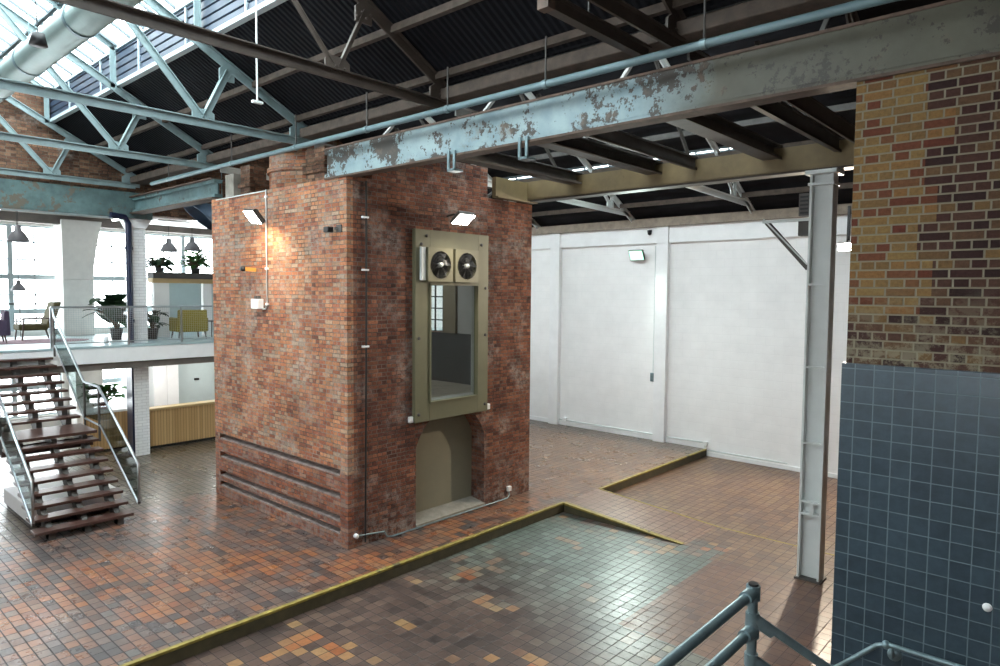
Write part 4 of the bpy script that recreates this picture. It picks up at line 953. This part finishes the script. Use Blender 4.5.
# ================================================================== FURNITURE ON THE MEZZANINE
def armchair(loc, rz, lab, cloth, legs='dark_wood'):
    o = thing('armchair', loc, lab, 'armchair'); x, y, z = loc
    MB().box(x-.33, x+.33, y-.34, y+.34, z+.2, z+.42).build('seat', cloth, o, bevel=.04)
    MB().poly([(y-.42, z+.2), (y-.26, z+.2), (y-.30, z+.8), (y-.40, z+.8)], 'x', x-.38, x+.38).build('backrest', cloth, o, bevel=.03)
    for s_ in (-1, 1):
        MB().box(x+s_*.37-.05, x+s_*.37+.05, y-.36, y+.36, z+.2, z+.58).build('arm', cloth, o, bevel=.03)
        for t in (-1, 1): MB().tube([(x+s_*.33, y+t*.3, z+.2), (x+s_*.36, y+t*.34, z)], [.022, .014], 8).build('leg', legs, o)
    o.rotation_euler.z = rz; return o
armchair((1.82, 10.0, MZ), -.12, 'mustard armchair seen from behind on the mezzanine', 'mustard')
lc_ = thing('lounge_chair', (-.62, 12.0, MZ), 'olive lounge chair in profile in front of the mezzanine windows', 'armchair')
x, y, z = -1.2, 12.0, MZ
MB().box(x-.55, x+.1, y-.3, y+.3, z+.26, z+.42).build('seat', 'olive_cloth', lc_, bevel=.04)
MB().poly([(x+.02, z+.3), (x+.2, z+.3), (x+.42, z+1.0), (x+.26, z+1.0)], 'y', y-.3, y+.3).build('backrest', 'olive_cloth', lc_, bevel=.03)
for t in (-.33, .33):
    MB().bar((x-.5, y+t, z+.55), (x+.3, y+t, z+.58), .04, .03).build('arm', 'dark_wood', lc_)
    MB().bar((x-.45, y+t, z+.55), (x-.5, y+t, z), .035, .035).build('leg', 'dark_wood', lc_); MB().bar((x+.1, y+t, z+.56), (x+.26, y+t, z), .035, .035).build('leg', 'dark_wood', lc_)
ph = armchair((-2.5, 11.2, MZ), 1.45, 'purple armchair cut by the left picture edge', 'purple')
tag(MB().poly([(-2.9+1.3*math.cos(2*PI*i/24)+1.3, 11.3+.8*math.sin(2*PI*i/24)) for i in range(24)], 'z', MZ, MZ+.012).build('rug', 'rug'), 'dull pink rug under the mezzanine chairs', 'rug')
tb = thing('side_table', (2.65, 10.2, MZ), 'thin framed side table right of the mustard armchair', 'table')
MB().box(2.45, 2.85, 10.0, 10.4, MZ+.44, MZ+.47).build('top', 'dark_steel', tb)
for a in (2.47, 2.83):
    for c in (10.02, 10.38): MB().bar((a, c, MZ), (a, c, MZ+.44), .02, .02).build('leg', 'dark_steel', tb)
for x, lab in ((-.02, 'left white cup on the mezzanine edge'), (.55, 'right white cup on the mezzanine edge by the plant')):
    x = x-.42; tag(MB().lathe((x, 9.5, MZ), [(.001, 0), (.05, 0), (.06, .16), (.05, .16), (.045, .02)], 14).build('cup', 'white'), lab, 'cup')

# pendants
def pendant(x, y, z, r, lab):
    o = thing('pendant_lamp', (x, y, z), lab, 'pendant lamp', 'mezzanine pendants')
    MB().lathe((x, y, z), [(r, 0), (r*.93, r*.35), (r*.55, r*.95), (r*.32, r*1.15), (r*.3, r*1.6), (r*.12, r*1.7), (.001, r*1.7)], 20).build('shade', 'pend', o)
    MB().tube([(x, y, z+r*1.65), (x, y, 6.3)], .008, 5).build('cord', 'black', o)
    MB().ball((x, y, z+r*.5), r*.28).build('bulb', 'white', o)
pendant(-1.80, 11.3, 5.40, .24, 'large grey pendant lamp at the upper left over the mezzanine')
pendant(-1.62, 12.2, 4.16, .17, 'small low pendant lamp left of the concrete column')
pendant(2.10, 11.9, 5.36, .24, 'grey pendant lamp just right of the white brick column')
pendant(2.66, 11.6, 5.42, .23, 'grey pendant lamp nearest the tower edge')

# plants
def plant(loc, h, n, spread, leaf, lab, lw=.12, ll=.5, pot='pot_dark', pr=.16, ph=.3, mat='leaf', stems=True):
    o = thing('potted_plant', loc, lab, 'plant'); x, y, z = loc
    MB().lathe((x, y, z), [(.001, 0), (pr*.75, 0), (pr, ph), (pr*.9, ph), (pr*.85, ph*.85), (.001, ph*.85)], 16).build('pot', pot, o)
    f = MB(); s_ = MB()
    for i in range(n):
        a = 2*PI*i*.382 + random.uniform(-.3, .3); t = (i+.5)/n; e = h*random.uniform(.1, .85)*(1-.2*t); rr = spread*random.uniform(.15, 1.1)
        base = V((x, y, z+ph*.85)); tip = V((x+rr*.5*math.cos(a), y+rr*.5*math.sin(a), z+ph+e*.85))
        s_.tube([base, (base+tip)/2+V((0, 0, .05)), tip], .009, 5)
        d = V((math.cos(a), math.sin(a), random.uniform(-.25, 1.5))).normalized(); side = d.cross(V((0, 0, 1))).normalized(); up = side.cross(d)
        L = ll*random.uniform(.7, 1.15); W = lw*random.uniform(.8, 1.2); pts = []
        for k in range(6):
            u = k/5; w = W*math.sin(PI*min(1, u*.94+.06))**.8; p = tip + d*(L*u) - V((0, 0, 1))*(L*.45*u*u) ; pts += [p-side*w+up*.02, p, p+side*w+up*.02]
        f.smooth = True; f.add(pts, [(3*k+j, 3*k+j+1, 3*k+j+4, 3*k+j+3) for k in range(5) for j in (0, 1)])
    s_.build('stems', 'stem', o); f.build('foliage', mat, o, recalc=False); return o
plant((.2, 10.7, MZ), 1.15, 48, .65, 0, 'tall broad-leaved plant left of the white brick column upstairs', .18, .8, mat='leaf_dk')
plant((.98, 10.35, MZ), .6, 26, .4, 0, 'small dark plant right of the white brick column upstairs', .09, .36, mat='leaf_dk')
plant((-.15, 10.7, 1.06), .6, 50, .7, 0, 'bushy green plant in a red pot on the short counter', .13, .34, 'pot_red', .13, .22)
plant((.2, 11.9, 0), 1.5, 12, .5, 0, 'tall leafy plant on the ground floor behind the short counter', .09, .3)
plant((1.5, 11.1, 4.72), .35, 46, .6, 0, 'trailing plant in a box on the booth roof beside the column', .09, .3, 'pot_dark', .12, .14, 'leaf_dk')
plant((2.5, 11.05, 4.72), .45, 46, .7, 0, 'bushy plant on the booth roof beside the tower edge', .08, .28, 'pot_dark', .14, .16)
plant((2.85, 11.8, 4.72), .8, 40, .6, 0, 'taller plant on the booth roof behind the bushy one', .07, .28, 'pot_dark', .12, .14)

# ================================================================== LIGHT
w = bpy.data.worlds.new('sky'); SC.world = w; w.use_nodes = True
bg = w.node_tree.nodes['Background']; bg.inputs[0].default_value = (.91, .975, 1.0, 1); bg.inputs[1].default_value = 8.5
def portal(loc, size, d):
    o = area('sky_portal', loc, size, 1, (1, 1, 1), d); o.data.cycles.is_portal = True
    return o
portal((.0, AY+.35, 4.5), (14, 3.2), (0, -1, 0)); portal((0, AY+.35, 1.45), (14, 1.9), (0, -1, 0))
for sx in (1, -1):
    nrm = V((-sx*.477, 0, -.88)); o = area('sky_portal', (-3.5+sx*.95, (SKY0+Y1)/2, 9.4), (2.3, Y1-SKY0), 1, (1, 1, 1), nrm)
    o.rotation_euler = (0, sx*math.atan(.543), 0); o.data.cycles.is_portal = True
o = area('sky_portal', (8.85, 1.2, 7.75), (.5, 9), 1, (1, 1, 1), (0, 0, -1)); o.rotation_euler = (0, math.atan(.54), 0); o.data.cycles.is_portal = True
o = portal((-7.6, -1.8, 4.1), (15, 2.3), (1, 0, 0))
o = area('sky_portal', (4.0, .9, 8.95), (2.7, 12), 1, (1, 1, 1), (0, 0, -1)); o.rotation_euler = (0, -math.atan(.424), 0); o.data.cycles.is_portal = True
def spot(name, loc, d, power, col, ang, size=.12, blend=.6):
    l = bpy.data.lights.new(name, 'SPOT'); l.energy = power; l.color = col; l.spot_size = math.radians(ang); l.spot_blend = blend; l.shadow_soft_size = size
    o = bpy.data.objects.new(name, l); COL.objects.link(o); o.location = loc; o.rotation_euler = V(d).to_track_quat('-Z', 'Y').to_euler(); return o
spot('flood_lamp', (FL1[0]-.02, FL1[1], FL1[2]-.06), (.5, .1, -1), 70, (1, .76, .46), 150, .2)
spot('flood_lamp', (2.12, -.56, 5.42), (0, -.35, -.8), 32, (1, .85, .62), 150)
spot('flood_lamp', (10.55, -4.47, 5.30), (-1, -.25, -.55), 1100, (1, .86, .66), 150)
spot('flood_lamp', (10.7, 1.12, 5.30), (-1, -.3, -.6), 500, (.85, 1, .93), 150)
o = thing('added_ceiling_light', (2.3, 2.4, 5.6), 'added ceiling light brightening the small room behind the glazed hatch', 'light')  # unseen lamp added to light the room behind the hatch
MB().box(2.0, 2.6, 2.2, 2.6, 5.7, 5.75).build('body', 'white', o); MB().box(2.05, 2.55, 2.25, 2.55, 5.69, 5.70).build('diffuser', 'tube', o); area('hatch_room_fill', (2.3, 2.4, 5.66), (.5, .3), 22, (1, .98, .94), (0, 0, -1))
# unseen lamps added to brighten the reception under the mezzanine
for x in (1.2, 3.2):
    o = thing('added_ceiling_light', (x, 11, 2.45), 'added slim ceiling light under the mezzanine above the reception, %s' % ('left one' if x < 2 else 'right one'), 'light', 'added reception ceiling lights')
    MB().box(x-.1, x+.1, 10.3, 11.7, 2.44, 2.5).build('body', 'white', o); MB().box(x-.08, x+.08, 10.35, 11.65, 2.43, 2.44).build('diffuser', 'tube', o); area('reception_fill', (x, 11, 2.42), (.16, 1.3), 18, (1, .97, .92), (0, 0, -1))

# ------------------------------------------------------------------ view
vs = SC.view_settings
SC.display_settings.display_device = 'sRGB'; vs.view_transform = 'Standard'; vs.look = 'None'; vs.exposure = .9; vs.gamma = 1; vs.use_curve_mapping = False
cy = SC.cycles
cy.max_bounces = 8; cy.diffuse_bounces = 5; cy.glossy_bounces = 4; cy.transparent_max_bounces = 16
cy.use_denoising = True; cy.sample_clamp_indirect = 6; cy.caustics_reflective = False; cy.caustics_refractive = False
